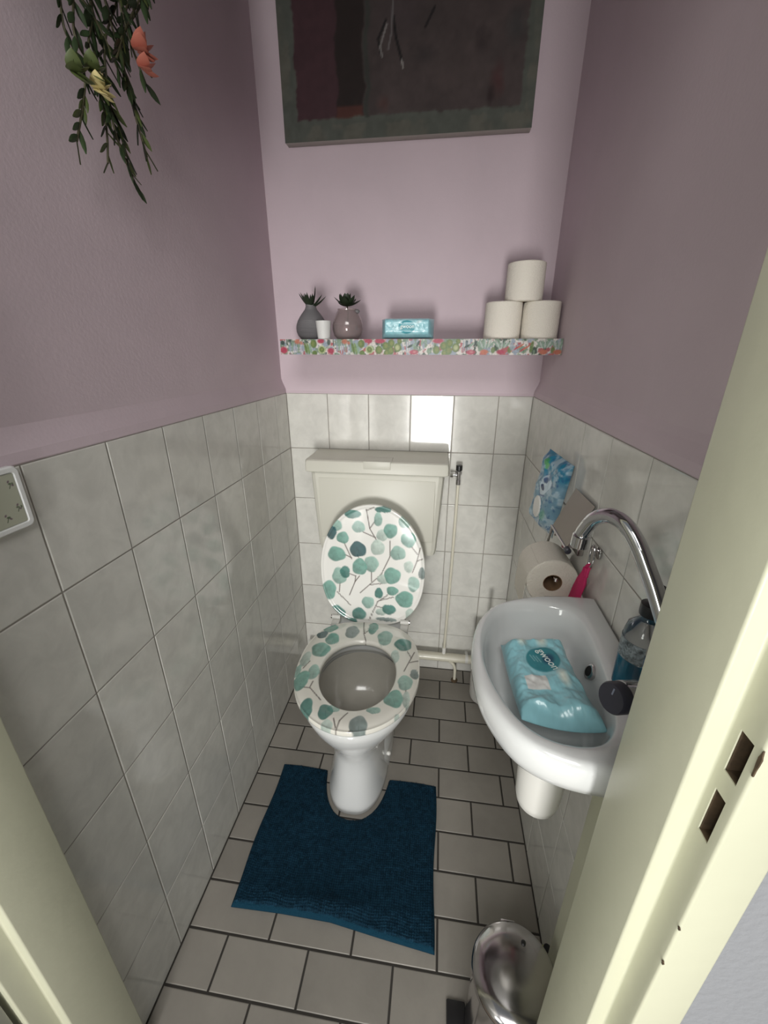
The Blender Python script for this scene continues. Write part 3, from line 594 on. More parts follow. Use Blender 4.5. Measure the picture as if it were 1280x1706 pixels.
sec2 = [(.349, -.514, .133, .167, .166, .3552), (.349, -.512, .128, .160, .160, .320), (.348, -.505, .115, .146, .140, .275), (.348, -.500, .095, .125, .112, .238), (.348, -.495, .070, .095, .08, .218), (.348, -.490, .035, .05, .04, .210)]
obj('bowl', loft([egg(a, b, c, d_, e, z, .85, NS, TL) for a, b, c, d_, e, z in sec2], False, True), M['cerin'], to, angle=60)
# rear shoulder of the pan carrying the hinge
obj('rear_shelf', loft([egg(.342, -.290, a, b_, .085, z, .5) for a, b_, z in ((.060, .03, .14), (.085, .03, .22), (.125, .035, .34), (.140, .040, .395), (.139, .040, .412), (.134, .036, .4150))]), M['cer'], to, angle=50)
obj('outlet', tube(smooth_path([(.344, -.24, .16), (.344, -.16, .15), (.344, -.075, .12)], 4), [.055] * 9, 24), M['cer'], to)
# side plinth with two bolt caps
obj('plinth', loft([egg(.3465, -.400, a, b_, .16, z, .6) for a, b_, z in ((.100, .245, .001), (.1005, .246, .006), (.0970, .235, .060), (.090, .20, .110), (.075, .15, .140))]), M['cer'], to, angle=50)
for yy, zz, xx in ((-.420, .105, .440), (-.490, .062, .446)):
    b = bmesh.new(); bmesh.ops.create_uvsphere(b, u_segments=16, v_segments=10, radius=.0075); bmesh.ops.translate(b, vec=(xx - .006, yy, zz), verts=b.verts); merge(b, cyl((xx - .026, yy, zz), (xx - .004, yy, zz), .0055, 12)); obj('bolt_cap', b, M['wplast'], to)

# leaf print, shared by seat and lid
SH = [(0.50, 0.60, 0.54), (0.30, 0.47, 0.41), (0.17, 0.37, 0.31), (0.07, 0.22, 0.19), (0.025, 0.10, 0.115), (0.22, 0.28, 0.27)]
STEMC = (0.10, 0.075, 0.065)
def leaf_print(X, Y, leaves, stems, bg):
    C_ = np.tile(np.array(bg), (len(X), 1)); n = fbm(X * 90, Y * 90, 4)
    for pts in stems: C_ = p_line(C_, X, Y, pts, .0024, STEMC, .85)
    for (cx, cy, rx, ry, s, a) in sorted(leaves, key=lambda l: (l[4] % 5)):
        c = np.array(SH[s]); d = ((X - cx) / rx) * .5 + ((Y - cy) / ry) * .5
        m_ = np.hypot((X - cx) / rx, (Y - cy) / ry) / 1.10
        ang = np.arctan2(Y - cy, X - cx); wob = 1 + .05 * np.sin(3 * ang + cx * 90) + .03 * np.sin(5 * ang + cy * 70)
        al = np.clip((wob - m_) / .09, 0, 1)
        tone = np.clip(.88 + .30 * d + .5 * (n - .5), .5, 1.35)
        col = c[None, :] * tone[:, None] + (1 - np.clip(tone, 0, 1))[:, None] * 0
        C_ = C_ * (1 - al[:, None] * .93) + col * (al * .93)[:, None]
        C_ = p_line(C_, X, Y, [(cx, cy), (cx + rx * .3, cy - ry * .95)], .0006, tuple(c * .55), .5)
    return C_
RBG = (0.78, 0.76, 0.69)
# seat ring
NA, NR = 560, 44
th = np.linspace(0, 2 * PI, NA, endpoint=False)
def eggr(cx, cy, rx, rf, rb, eb):
    c, s = np.cos(th), np.sin(th)
    x = np.where(s < 0, rx * c, rx * np.sign(c) * np.abs(c) ** eb); y = np.where(s < 0, rf * s, rb * np.sign(s) * np.abs(s) ** eb)
    return cx + x * math.cos(TL) - y * math.sin(TL), cy + x * math.sin(TL) + y * math.cos(TL)
ox_, oy_ = eggr(.346, -.510, .188, .225, .226, .74); ix_, iy_ = eggr(.349, -.524, .114, .143, .137, .95)
prof = []   # (t from inner 0 to outer 1, z)
for k in range(NR):
    t_ = k / (NR - 1)
    if k < 5: prof.append((0.02 - .02 * math.sin(k / 4 * PI / 2) if k else .02, .4170 + .010 * k / 4))
    elif k > NR - 8:
        q = (k - (NR - 8)) / 7; prof.append((.965 + .035 * math.sin(q * PI * .75) - (.01 if k == NR - 1 else 0), .4372 - .0202 * q))
    else:
        q = (k - 4) / (NR - 12); prof.append((q * .965, .4270 + .0125 * math.sin(PI * (.12 + .80 * q)) ** .6))
P = []
for t_, z in prof: P.append(np.c_[ix_ + (ox_ - ix_) * t_, iy_ + (oy_ - iy_) * t_, np.full(NA, z)])
P = np.stack(P, 1).reshape(-1, 3)      # index = a*NR + r
C_ = leaf_print(P[:, 0], P[:, 1], RINL, RINS, RBG)
F_ = grid_faces(NA, NR, wrap=True)
clos = np.array([(a * NR + NR - 1, ((a + 1) % NA) * NR + NR - 1, ((a + 1) % NA) * NR, a * NR) for a in range(NA)])
seat = link('seat', grid_mesh('seat', P, np.r_[F_, clos], C_), M['print'], to); seat['label'] = 'oval toilet seat ring printed with green leaves on twigs'
# lid (raised, leaning back)
P0 = np.array((.340, -.268, .445)); Vv = np.array((0, .12, .99)); Vv /= np.linalg.norm(Vv); Uu = np.array((1., 0, 0)); Nn = np.cross(Uu, Vv)
NA2, NR2 = 420, 80
th = np.linspace(0, 2 * PI, NA2, endpoint=False)
c, s = np.cos(th), np.sin(th)
LX = .009 + np.where(s > 0, .182 * c, .182 * np.sign(c) * np.abs(c) ** .80); LY = .185 + np.where(s > 0, .229 * s, .215 * np.sign(s) * np.abs(s) ** .80)
P = []
ts = np.concatenate([np.linspace(0.001, .93, NR2 - 16), .93 + .07 * np.sin(np.linspace(.12, PI / 2, 8)), np.full(4, 1.0), [.99, .9, .4, .001]])
hs = np.concatenate([np.zeros(NR2 - 16), .004 * np.sin(np.linspace(0, PI, 8)), -np.linspace(.003, .012, 4), [-.015, -.017, -.018, -.018]])
for t_, h in zip(ts, hs):
    u_ = .009 + (LX - .009) * t_; v_ = .195 + (LY - .195) * t_
    P.append(P0[None, :] + u_[:, None] * Uu + v_[:, None] * Vv - h * 0 + h * (-1) * (-Nn)[None, :] * 1.0)
P = np.stack(P, 1).reshape(-1, 3); rel = P - P0
C_ = leaf_print(rel @ Uu, rel @ Vv, LIDL, LIDS, (0.80, 0.79, 0.75))
lid = link('lid', grid_mesh('lid', P, grid_faces(NA2, NR2, wrap=True), C_), M['print'], to); lid['label'] = 'raised oval lid printed with eucalyptus-like green leaves'
for x in (.222, .468):
    bm = bmesh.new(); box(bm, x - .014, x + .014, -.300, -.262, .4155, .432, bev=.003); merge(bm, cyl((x - .015, -.275, .440), (x + .015, -.275, .440), .0085, 18)); obj('hinge', bm, M['wplast'], to)
    obj('hinge_pin', cyl((x + (.015 if x > .3 else -.019), -.275, .440), (x + (.019 if x > .3 else -.015), -.275, .440), .007, 16), M['steel'], to)

# ================================================================== bath mat
bmx = thing('toilet_mat', (.343, -.74, 0), 'dark blue chenille contour mat lying round the toilet foot', 'mat')
nx, ny = 250, 200
gu, gv = np.meshgrid(np.linspace(0, 1, nx), np.linspace(0, 1, ny), indexing='ij'); u = gu.ravel(); v = gv.ravel()
xb = .083 + u * .520
back = -.536 - .010 * u + .004 * np.sin(u * 9); front = np.interp(u, [0, .25, .5, .75, 1], [-.925, -.921, -.921, -.934, -.9455])
Y = back + (front - back) * v; X = xb + .003 * np.sin(v * 8)
dcut = (np.abs((X - .3440) / .1085) ** 2.4 + np.abs(np.minimum(0, Y + .470) / .212) ** 2.4) ** (1 / 2.4)      # horseshoe opening
cutm = (dcut < 1)
edge = np.minimum.reduce([u * .52, (1 - u) * .52, v * .39, (1 - v) * .39]); ec = np.where(cutm, 0, (dcut - 1) * .12)
e_ = np.clip(np.minimum(edge, ec) / .010, 0, 1)
rib = np.abs(np.sin(X * 520)) * .5 + np.abs(np.sin(Y * 560 + 1.5 * np.sin(X * 60))) * .5
n = fbm(X * 130, Y * 130, 2); big = fbm(X * 9, Y * 9, 6)
hump = .012 * np.exp(-(((X - .33) / .15) ** 2 + ((Y + .893) / .020) ** 2)) * 1.0
Z = .0025 + e_ ** .6 * (.0075 + .0050 * rib + .0035 * n) + hump + .002 * big
C_ = (np.array((0.0085, 0.037, 0.066))[None, :] * (.25 + 1.9 * n * rib ** 1.5 + .35 * big)[:, None])
hem = (v > .980) | (u < .008) | (u > .992); C_[hem] = np.array((0.007, 0.046, 0.080))
F_ = grid_faces(nx, ny, flip=True); F_ = F_[~cutm[F_].any(1)]
# snap the first kept vertices by the opening onto its curve
Pt = np.c_[X, Y, Z]; Pb = np.c_[X, Y, np.full(len(X), .0008)]
E_ = {}
for q in F_:
    for a, b in ((q[0], q[1]), (q[1], q[2]), (q[2], q[3]), (q[3], q[0])):
        k = (b, a)
        if k in E_: del E_[k]
        else: E_[(a, b)] = 1
rim = np.array([(b, a, a + len(X), b + len(X)) for a, b in E_]); bd = np.unique(np.array(list(E_)).ravel())
near = bd[(ec[bd] < .02) & (edge[bd] > .004)]
for i in near:
    dx, dy = X[i] - .3440, min(0, Y[i] + .470); k = 1 / max(dcut[i], 1e-6)
    if dcut[i] < 1.12 and Y[i] < -.545: Pt[i, 0] = Pb[i, 0] = .3440 + dx * k * 1.0; Pt[i, 1] = Pb[i, 1] = (-.470 + dy * k) if Y[i] < -.470 else Y[i]
pile = link('pile', grid_mesh('pile', np.r_[Pt, Pb], np.r_[F_, F_[:, ::-1] + len(X), rim], np.r_[C_, C_]), M['rug'], bmx)
# tufts standing up from the pile: nobody could count them
bm = bmesh.new(); ok = np.where((~cutm) & (e_ > .6))[0]; sel = rng.choice(ok, 5000, replace=False)
vv = []; ff = []
for i in sel:
    x, y, z = Pt[i]; a = rng.uniform(0, 2 * PI); r = .0016; h = rng.uniform(.002, .0045); dx, dy = rng.normal(0, .0012, 2); b0 = len(vv)
    for k in range(3): vv.append((x + r * math.cos(a + k * 2.094), y + r * math.sin(a + k * 2.094), z - .0005))
    vv.append((x + dx, y + dy, z + h)); ff += [(b0, b0 + 1, b0 + 3), (b0 + 1, b0 + 2, b0 + 3), (b0 + 2, b0, b0 + 3)]
bm.free(); me = bpy.data.meshes.new('tufts'); me.from_pydata(vv, [], ff)
tf = link('tufts', me, mat('blue_chenille_tuft', (0.010, 0.041, 0.074), .95, spec=.1), bmx); tf['kind'] = 'stuff'

# ================================================================== corner hand basin
sk = thing('hand_basin', (.74, -.945, .70), 'white ceramic hand basin on the right wall with an overflow hole', 'basin')
CX, CY = .745, -.945
XW = W - .0015
def resamp(poly, n=240):
    """closed polygon -> n radii by angle about (CX, CY)"""
    out = []
    m = len(poly)
    for i in range(n):
        a = 2 * PI * i / n; dx, dy = math.cos(a), math.sin(a); best = None
        for k in range(m):
            (ax, ay), (bx, by) = poly[k], poly[(k + 1) % m]
            ex, ey = bx - ax, by - ay; den = dx * ey - dy * ex
            if abs(den) < 1e-12: continue
            t = ((ax - CX) * ey - (ay - CY) * ex) / den; s_ = ((ax - CX) * dy - (ay - CY) * dx) / den
            if t > 0 and -1e-9 <= s_ <= 1 + 1e-9: best = t if best is None else max(best, t)
        out.append(best)
    return np.array(out)
def closed_smooth(pts, n=10):
    P_ = [Vector((*p, 0)) for p in pts]; m = len(P_); out = []
    for i in range(m):
        p0, p1, p2, p3 = P_[(i - 1) % m], P_[i], P_[(i + 1) % m], P_[(i + 2) % m]
        for k in range(n):
            t = k / n; q = 0.5 * ((2 * p1) + (-p0 + p2) * t + (2 * p0 - 5 * p1 + 4 * p2 - p3) * t * t + (-p0 + 3 * p1 - 3 * p2 + p3) * t ** 3); out.append((q.x, q.y))
    return out
arc = smooth_path([(.8628, -.7640, 0), (.800, -.7645, 0), (.740, -.775, 0), (.680, -.804, 0), (.6420, -.853, 0), (.6235, -.925, 0), (.6250, -1.004, 0), (.641, -1.055, 0), (.668, -1.095, 0), (.705, -1.117, 0), (.755, -1.126, 0), (.8628, -1.127, 0)], 8)
outer = [(min(v.x, XW), v.y) for v in arc]
inner = closed_smooth([(.7845, -.806), (.735, -.800), (.690, -.815), (.660, -.850), (.643, -.905), (.641, -.965), (.653, -1.020), (.678, -1.068), (.715, -1.090), (.760, -1.088), (.788, -1.062), (.803, -1.015), (.812, -.950), (.817, -.880), (.812, -.830)])
ro, ri = resamp(outer), resamp(inner); ang = np.arange(240) * 2 * PI / 240
def ring_at(rr, z, c=(CX, CY), clampx=True):
    return [(min(c[0] + r_ * math.cos(a), XW), c[1] + r_ * math.sin(a), z) for r_, a in zip(rr, ang)]
rm = ro - ri
rs = [ring_at(np.full(240, .030), .735, (.765, CY)), ring_at(ri * .42, .745), ring_at(ri * .70, .775), ring_at(ri * .90, .815), ring_at(ri + rm * .10, .838), ring_at(ri + rm * .62, .845), ring_at(ro - .006, .852), ring_at(ro - .001, .866), ring_at(ro, .882), ring_at(ro - .0015, .893), ring_at(ro - .006, .8985),
      ring_at(ro - .011, .900), ring_at(ri + rm * .3 * np.clip(rm / .02, 0, 1), .8995), ring_at(ri + .003, .8970), ring_at(ri, .893), ring_at(ri * .975, .880), ring_at(ri * .935, .855), ring_at(ri * .87, .830), ring_at(ri * .76, .812), ring_at(ri * .55, .802), ring_at(ri * .25, .797), ring_at(np.full(240, .022), .796), ring_at(np.full(240, .017), .792), ring_at(np.full(240, .017), .780)]
obj('basin_body', loft(rs), M['cer'], sk, angle=70)
# overflow
ov = Vector((.806, -.930, .866)); nrm = Vector((-.93, .05, .36)).normalized()
obj('overflow_ring', tube([ov - nrm * .004, ov + nrm * .0015, ov + nrm * .0025], [.0125, .0125, .0105], 28), M['steel'], sk)
obj('overflow_hole', tube([ov + nrm * .0015, ov + nrm * .0030], [.0085, .0080], 24), M['hole'], sk)
obj('drain', lathe(CX, CY, [(.020, .7960), (.021, .7985), (.016, .7995), (.004, .799)], 28), M['chrome'], sk)
tr = thing('drain_trap', (.760, -.945, .575), 'white rounded bottle trap cup hanging beneath the basin', 'drain trap')
obj('trap_cup', lathe(.760, -.945, [(.010, .5720), (.026, .5745), (.034, .583), (.0375, .600), (.0395, .65), (.041, .700), (.0405, .7345)], 40), M['wplast'], tr)
bm = tube(smooth_path([(.790, -.955, .680), (.825, -.962, .680), (.8605, -.966, .680)], 4), .0165, 20); merge(bm, cyl((.853, -.966, .680), (.8610, -.966, .680), .027, 24))
obj('trap_pipe', bm, M['wplast'], tr)
sv2 = thing('angle_valve', (.850, -.835, .56), 'small black-knobbed valve on the right wall half hidden behind the trap cup', 'valve')
obj('valve_body', cyl((.8612, -.840, .575), (.825, -.840, .575), .008, 16), M['chrome'], sv2)
obj('valve_knob', cyl((.825, -.840, .575), (.808, -.840, .575), .0115, 12), M['black'], sv2)
obj('riser', tube(smooth_path([(.840, -.840, .580), (.840, -.850, .66), (.838, -.870, .74), (.836, -.88, .795)], 4), .0045, 10), M['chrome'], sv2)

# boxed-in pipes below the basin
pb = thing('pipe_casing', (.85, -1.07, 0), 'cream painted pipe casing on the wall beneath the basin', 'casing')
obj('casing_board', BX(.834, W - .0006, -1.1535, -.972, .001, .790, bev=.004, seg=3), M['cream'], pb)

# --- tap
tp = thing('tap', (.840, -1.050, .900), 'chrome swan-neck tap with a round dark side knob on the basin', 'tap')
obj('tap_body', lathe(.840, -1.050, [(.0205, .8996), (.0205, .904), (.0175, .907), (.0175, .966), (.0160, .972), (.0130, .976), (.0130, .992), (.0115, .996)], 32), M['chrome'], tp)
spath = smooth_path([(.840, -1.050, .985), (.8350, -1.0415, 1.010), (.8214, -1.0176, 1.0564), (.8112, -.9998, 1.086), (.8008, -.9817, 1.1126), (.7897, -.9622, 1.1299), (.7785, -.9427, 1.132), (.7690, -.9262, 1.1204), (.7629, -.9155, 1.0994), (.7612, -.9124, 1.0890)], 7)
obj('spout', tube(spath, .0100, 24), M['chrome'], tp, angle=60)
obj('aerator', tube([(.7616, -.9131, 1.0905), (.7614, -.9127, 1.0885), (.7607, -.9118, 1.0720), (.7607, -.9118, 1.0705)], [.0105, .0122, .0122, .0105], 28), M['chrome'], tp)
K0 = Vector((.840, -1.050, .946)); KD = Vector((-.886, -.375, .20)).normalized()
def ka(t): return K0 + KD * t
obj('knob_sleeve', tube([ka(.004), ka(.044), ka(.046), ka(.068), ka(.071)], [.0130, .0130, .0185, .0185, .0178], 32), M['chrome'], tp)
kn = obj('knob', tube([ka(.0705), ka(.083), ka(.0855), ka(.086)], [.0180, .0180, .0165, .001], 36), M['dark'], tp, angle=40)
ks = KD.cross(Vector((0, 0, 1))).normalized(); ku = ks.cross(KD)
mk = [ka(.0852) + ks * a + ku * b for a, b in ((-.0009, .005), (.0009, .005), (.0009, .013), (-.0009, .013))]
obj('knob_mark', loft([[p for p in mk], [p + KD * .0009 for p in mk]]), mat('pale_mark', (0.18, 0.2, 0.26), .5), kn, smooth=False)

# --- soap bottle
sb = thing('soap_bottle', (.8345, -.988, .8995), 'clear bottle of blue liquid soap with black pump beside the tap', 'soap bottle')
bx, by, bz = .8345, -.988, .8997
obj('bottle_body', lathe(bx, by, [(.020, bz), (.0235, bz + .003), (.0240, bz + .030), (.0240, bz + .085), (.0215, bz + .098), (.012, bz + .108), (.0095, bz + .112), (.0095, bz + .118)], 36), M['clear'], sb)
obj('liquid', lathe(bx, by, [(.0225, bz + .003), (.0229, bz + .030), (.0229, bz + .050), (.0100, bz + .0502)], 36), M['soap'], sb)
lab = [(bx + .02425 * math.cos(a), by + .02425 * math.sin(a)) for a in np.linspace(math.radians(140), math.radians(255), 20)]
bm = bmesh.new()
for (a, b_) in zip(lab[:-1], lab[1:]): bm.faces.new([bm.verts.new((*a, bz + .052)), bm.verts.new((*b_, bz + .052)), bm.verts.new((*b_, bz + .080)), bm.verts.new((*a, bz + .080))])
bmesh.ops.remove_doubles(bm, verts=bm.verts, dist=1e-5); r_ = bmesh.ops.extrude_face_region(bm, geom=bm.faces[:])
for v_ in [g for g in r_['geom'] if isinstance(g, bmesh.types.BMVert)]: v_.co.x += (v_.co.x - bx) * .02; v_.co.y += (v_.co.y - by) * .02
obj('bottle_label', bm, mat('bottle_label_print', (0.30, 0.34, 0.36), .4, mottle=.85, mscale=160), sb)
bm = lathe(bx, by, [(.0125, bz + .116), (.0130, bz + .118), (.0130, bz + .132), (.0045, bz + .134), (.0045, bz + .150), (.010, bz + .151), (.010, bz + .158)], 24); merge(bm, cyl((bx, by, bz + .1545), (bx + .006, by - .020, bz + .152), .0042, 12))
obj('pump', bm, M['black'], sb)

# --- wipes pack in the basin
DX = np.array((.0485, -.1865)); lw = math.hypot(*DX)
def pr_sink(X, Y):
    C_ = np.tile(np.array(AQ), (len(X), 1)); C_ = C_ * (.85 + .3 * fbm(X * 20, Y * 20, 2))[:, None]
    for (cx, cy, a, b_) in ((-.020, .066, .010, .018), (.012, .066, .011, .018), (.022, -.016, .010, .020)): C_ = p_ell(C_, X, Y, cx, cy, a, b_, 0, (.72, .74, .64), .85, .8)
    C_ = p_ell(C_, X, Y, .004, .022, .0260, .031, -30, (0.035, 0.24, 0.28), 1, .08); C_ = p_ell(C_, X, Y, .012, .022, .011, .016, -30, (.01, .06, .13), .9, .5)
    for q in range(3): C_ = p_line(C_, X, Y, [(-.014 + .0045 * q, .031 - .001 * q), (-.0095 + .0045 * q, .017 - .001 * q)], .0009, (.30, .55, .58), .8)
    m_ = (np.abs(X + .018) < .0150) & (np.abs(Y + .026) < .0120); C_[m_] = (.62, .62, .60)
    return C_
ang_ = .04
loc = (.7345, -.9490, .8470)
def sag(X, Y): return .004 * (X / .055) ** 2 + .010 * np.clip(Y / .088, 0, 1) ** 3 + .005 * np.clip(-Y / .088, 0, 1) ** 2
def wsink(X, Y, u, v):
    return X * (1 + .07 * np.clip(-v, 0, 1)) + .005 * np.clip(-v, 0, 1), Y - .010 * np.clip(-v, 0, 1) * (u * .9 - .9 * (1 - u * u) * -.6)
t, sf, R_ = pack('wipes_pack', loc, 'larger crumpled aqua pack of wet wipes lying in the hand basin', 'wet wipes', .100, .166, .032, Rz(ang_) @ Ry(-.08) @ Rx(-.04), pr_sink, 23, 'aqua wet wipes packs', .0085, wsink, sag, (.004, .021, .034))
lettering(t, sf, R_, loc, 'gwoon', .0175, .0110, .020, -PI / 2 + .30, M['wtext'])

# ================================================================== paper holder and neighbours on the right wall
ph = thing('paper_holder', (.858, -.635, .96), 'steel toilet paper holder with its cover flap tipped up against the tiles', 'paper holder')
a0, a1 = (.820, -.576, .960), (.820, -.692, .964); b0, b1 = (.8565, -.576, 1.053), (.8565, -.695, 1.054)
bm = bmesh.new(); q = [Vector(p) for p in (a0, a1, b1, b0)]; nn = (q[1] - q[0]).cross(q[3] - q[0]).normalized() * .0006
loft([[p - nn for p in q], [p + nn for p in q]], bm=bm); obj('cover_flap', bm, M['brushed'], ph, smooth=False)
bm = bmesh.new(); box(bm, .8500, W - .0004, -.670, -.600, .935, .962, bev=.002); box(bm, .8180, .8560, -.668, -.662, .952, .960); box(bm, .8180, .8560, -.608, -.602, .952, .960)
obj('wall_bracket', bm, M['steel'], ph)
obj('hinge_rod', cyl((.8195, -.574, .9615), (.8195, -.694, .9615), .0030, 12), M['steel'], ph)
RXc, RZc = .8075, .8760
obj('arm', tube(smooth_path([(.8195, -.578, .960), (.8180, -.5725, .930), (.8120, -.5700, .895), (RXc, -.5720, RZc + .013), (RXc, -.5850, RZc + .0135), (RXc, -.64, RZc + .0135), (RXc, -.6960, RZc + .0140), (RXc, -.699, RZc + .020)], 5), .0032, 12), M['steel'], ph)
obj('end_knob', tube([(.8195, -.694, .9615), (.8195, -.704, .9615), (.8195, -.706, .9615)], [.0065, .0065, .004], 18), M['dark'], ph)
tr2 = thing('toilet_roll', (RXc, -.635, .823), 'used toilet roll hanging in the holder on the right wall above the basin', 'toilet roll')
def ycirc(y, r, n=56): return [(RXc + r * math.cos(2 * PI * i / n), y, RZc + r * math.sin(2 * PI * i / n)) for i in range(n)]
obj('paper', loft([ycirc(-.588, .0195), ycirc(-.588, .0515), ycirc(-.590, .0530), ycirc(-.682, .0530), ycirc(-.684, .0515), ycirc(-.684, .0195), ycirc(-.588, .0195)], False, False), M['paper'], tr2)
obj('core', loft([ycirc(-.589, .0197), ycirc(-.6835, .0197), ycirc(-.6835, .0180), ycirc(-.589, .0180), ycirc(-.589, .0197)], False, False), M['card'], tr2)
pts = [(RXc - .0535 * math.cos(a), RZc + .0535 * math.sin(a)) for a in np.linspace(.9, 0, 8)] + [(RXc - .0540, RZc - .02), (RXc - .0550, RZc - .045), (RXc - .0545, RZc - .068)]
bm = loft([[(x, -.590, z), (x - .0008, -.590, z), (x - .0008, -.682, z), (x, -.682, z)] for x, z in pts]); obj('loose_sheet', bm, M['paper'], tr2)

# flowery pack wedged behind the flap
def pr_hang(X, Y):
    C_ = np.tile(np.array((.16, .30, .40)), (len(X), 1)); n_ = fbm(X * 60, Y * 60, 7); n3_ = fbm(X * 130, Y * 130, 17)
    C_ = blend(C_, np.clip((Y - .035) / .02, 0, 1), (.02, .20, .33)); C_ = blend(C_, np.clip((-.06 - Y) / .02, 0, 1), (.42, .52, .58))
    C_ = blend(C_, np.clip((n_ - .52) * 8, 0, 1) * .6, (.50, .62, .68)); C_ = blend(C_, np.clip((n3_ - .62) * 12, 0, 1) * .7, (.02, .10, .25))
    C_ = p_ell(C_, X, Y, -.022, .075, .012, .011, 30, (.05, .30, .08), .9, .4); C_ = p_ell(C_, X, Y, -.014, .066, .007, .012, -30, (.10, .40, .10), .8, .4)
    C_ = p_ell(C_, X, Y, .000, .022, .020, .034, -25, (.55, .65, .72), .9, .15); C_ = p_ell(C_, X, Y, -.008, .012, .011, .007, -25, (.01, .03, .10), 1, .2)
    C_ = p_ell(C_, X, Y, -.004, .032, .009, .010, -25, (.02, .06, .18), .9, .3); C_ = p_ell(C_, X, Y, .008, .044, .008, .012, -25, (.12, .22, .38), .8, .3)
    C_ = p_ell(C_, X, Y, -.003, .022, .004, .004, 0, (.6, .7, .75), 1, .3); C_ = p_ell(C_, X, Y, .022, -.05, .014, .018, 0, (.10, .34, .18), .6, .5)
    for k in range(4): C_ = p_line(C_, X, Y, [(-.022, -.070 - .006 * k), (-.002, -.066 - .006 * k)], .0012, (.05, .15, .35), .8)
    C_ = p_line(C_, X, Y, [(-.026, .010), (-.012, -.010), (.010, -.004)], .0018, (.02, .06, .2), .9)
    return C_
pk_loc = (.8385, -.462, 1.002)
nW = Vector((-.965, -.24, .06)).normalized(); vW = Vector((-.02, -.12, .98)); vW = (vW - nW * vW.dot(nW)).normalized(); uW = vW.cross(nW)
RW = np.array((uW, vW, nW)).T
t, sf, R_ = pack('flowery_pack', pk_loc, 'blue and white moist tissue pack with green leaves, standing behind the holder flap', 'wet wipes', .118, .190, .022, RW, pr_hang, 31, None, .0050)
def disc_on(t, sf, R_, loc, cx, cy, rx, ry, h, m, name, rot=0):
    rings = []
    for k, (f, hh) in enumerate(((1, 0), (1, h * .7), (.93, h), (.5, h * 1.05))):
        r = []
        for i in range(32):
            a = 2 * PI * i / 32; x0_, y0_ = rx * f * math.cos(a), ry * f * math.sin(a); x = cx + x0_ * math.cos(rot) - y0_ * math.sin(rot); y = cy + x0_ * math.sin(rot) + y0_ * math.cos(rot)
            z = sf(cx, cy)[2] + hh - .001; r.append(tuple(R_ @ np.array((x, y, z)) + np.array(loc)))
        rings.append(r)
    return obj(name, loft(rings), m, t)
disc_on(t, sf, R_, pk_loc, -.006, -.040, .016, .028, .004, M['wplast'], 'closure', .25)

# chrome hook with a magenta strap
hk = thing('wall_hook', (.858, -.745, .97), 'oval steel hook on the tiles between the paper holder and the tap', 'hook')
obj('hook_plate', tube([(.8622, -.742, .980), (.8595, -.742, .980), (.8590, -.742, .980)], [.012, .012, .010], 24), M['steel'], hk)
obj('hook_loop', tube([(.850 + .0 * math.cos(a), -.742 + .010 * math.cos(a), .972 + .022 * math.sin(a)) for a in np.linspace(0, 2 * PI, 30)], .0022, 10), M['steel'], hk)
obj('hook_stem', cyl((.860, -.742, .985), (.849, -.742, .990), .003, 10), M['steel'], hk)
mg = thing('magenta_pouch', (.842, -.722, .80), 'magenta fabric pouch with a strap hanging from the wall hook', 'pouch')
obj('strap', tube(smooth_path([(.846, -.747, .930), (.848, -.7445, .945), (.852, -.742, .9535), (.848, -.735, .948), (.845, -.727, .925), (.844, -.722, .905)], 5), .0032, 8), M['magenta'], mg)
bm = loft([[(xc - tk, y, z) if k < 1 else (xc - tk * (1 if abs(y - ym) < hw * .9 else .2), y, z) for k, y in enumerate(())] for (xc, tk, y, z, ym, hw) in ()]) if False else None
rings = []
for z, ym, hw, tk in ((.945, -.742, .004, .003), (.930, -.738, .010, .004), (.912, -.730, .018, .005), (.880, -.728, .030, .006), (.840, -.722, .036, .007), (.805, -.718, .038, .007), (.800, -.718, .036, .004)):
    ym = max(ym, -.735 if z > .9 else ym)
    rings.append([(.846 + tk * math.cos(a) + .0015 * math.sin(5 * a + z * 90), ym + hw * math.sin(a) * (1 if z > .88 else .75) + (0 if z > .905 else .012), z) for a in np.linspace(0, 2 * PI, 24, endpoint=False)])
obj('pouch_body', loft(rings), M['magenta'], mg)

# ================================================================== plaque / switch on the left wall
pq = thing('light_switch', (.004, -1.060, 1.146), 'white rounded wall switch with a small flower-print centre at the left edge', 'switch')
def rrect(y0, y1, z0, z1, r, x, n=6):
    o = []
    for (cy, cz, a0_) in ((y1 - r, z1 - r, 0), (y0 + r, z1 - r, PI / 2), (y0 + r, z0 + r, PI), (y1 - r, z0 + r, 3 * PI / 2)):
        for k in range(n + 1): a = a0_ + PI / 2 * k / n; o.append((x, cy + r * math.cos(a), cz + r * math.sin(a)))
    return o
Y0, Y1, Z0, Z1 = -1.100, -1.0165, 1.1075, 1.1915
obj('frame', loft([rrect(Y0, Y1, Z0, Z1, .008, .0004), rrect(Y0, Y1, Z0, Z1, .008, .0060), rrect(Y0 + .002, Y1 - .002, Z0 + .002, Z1 - .002, .007, .0085), rrect(Y0 + .007, Y1 - .007, Z0 + .007, Z1 - .007, .004, .0085), rrect(Y0 + .0085, Y1 - .0085, Z0 + .0085, Z1 - .0085, .004, .0065)]), mat('switch_white', (.74, .75, .74), .25, coat=.3), pq)
nu = 90
gu, gv = np.meshgrid(np.linspace(0, 1, nu), np.linspace(0, 1, nu), indexing='ij')
Yp = (Y0 + .0088 + (Y1 - Y0 - .0176) * gu).ravel(); Zp = (Z0 + .0088 + (Z1 - Z0 - .0176) * gv).ravel()
C_ = np.tile(np.array((.42, .43, .34)), (len(Yp), 1))
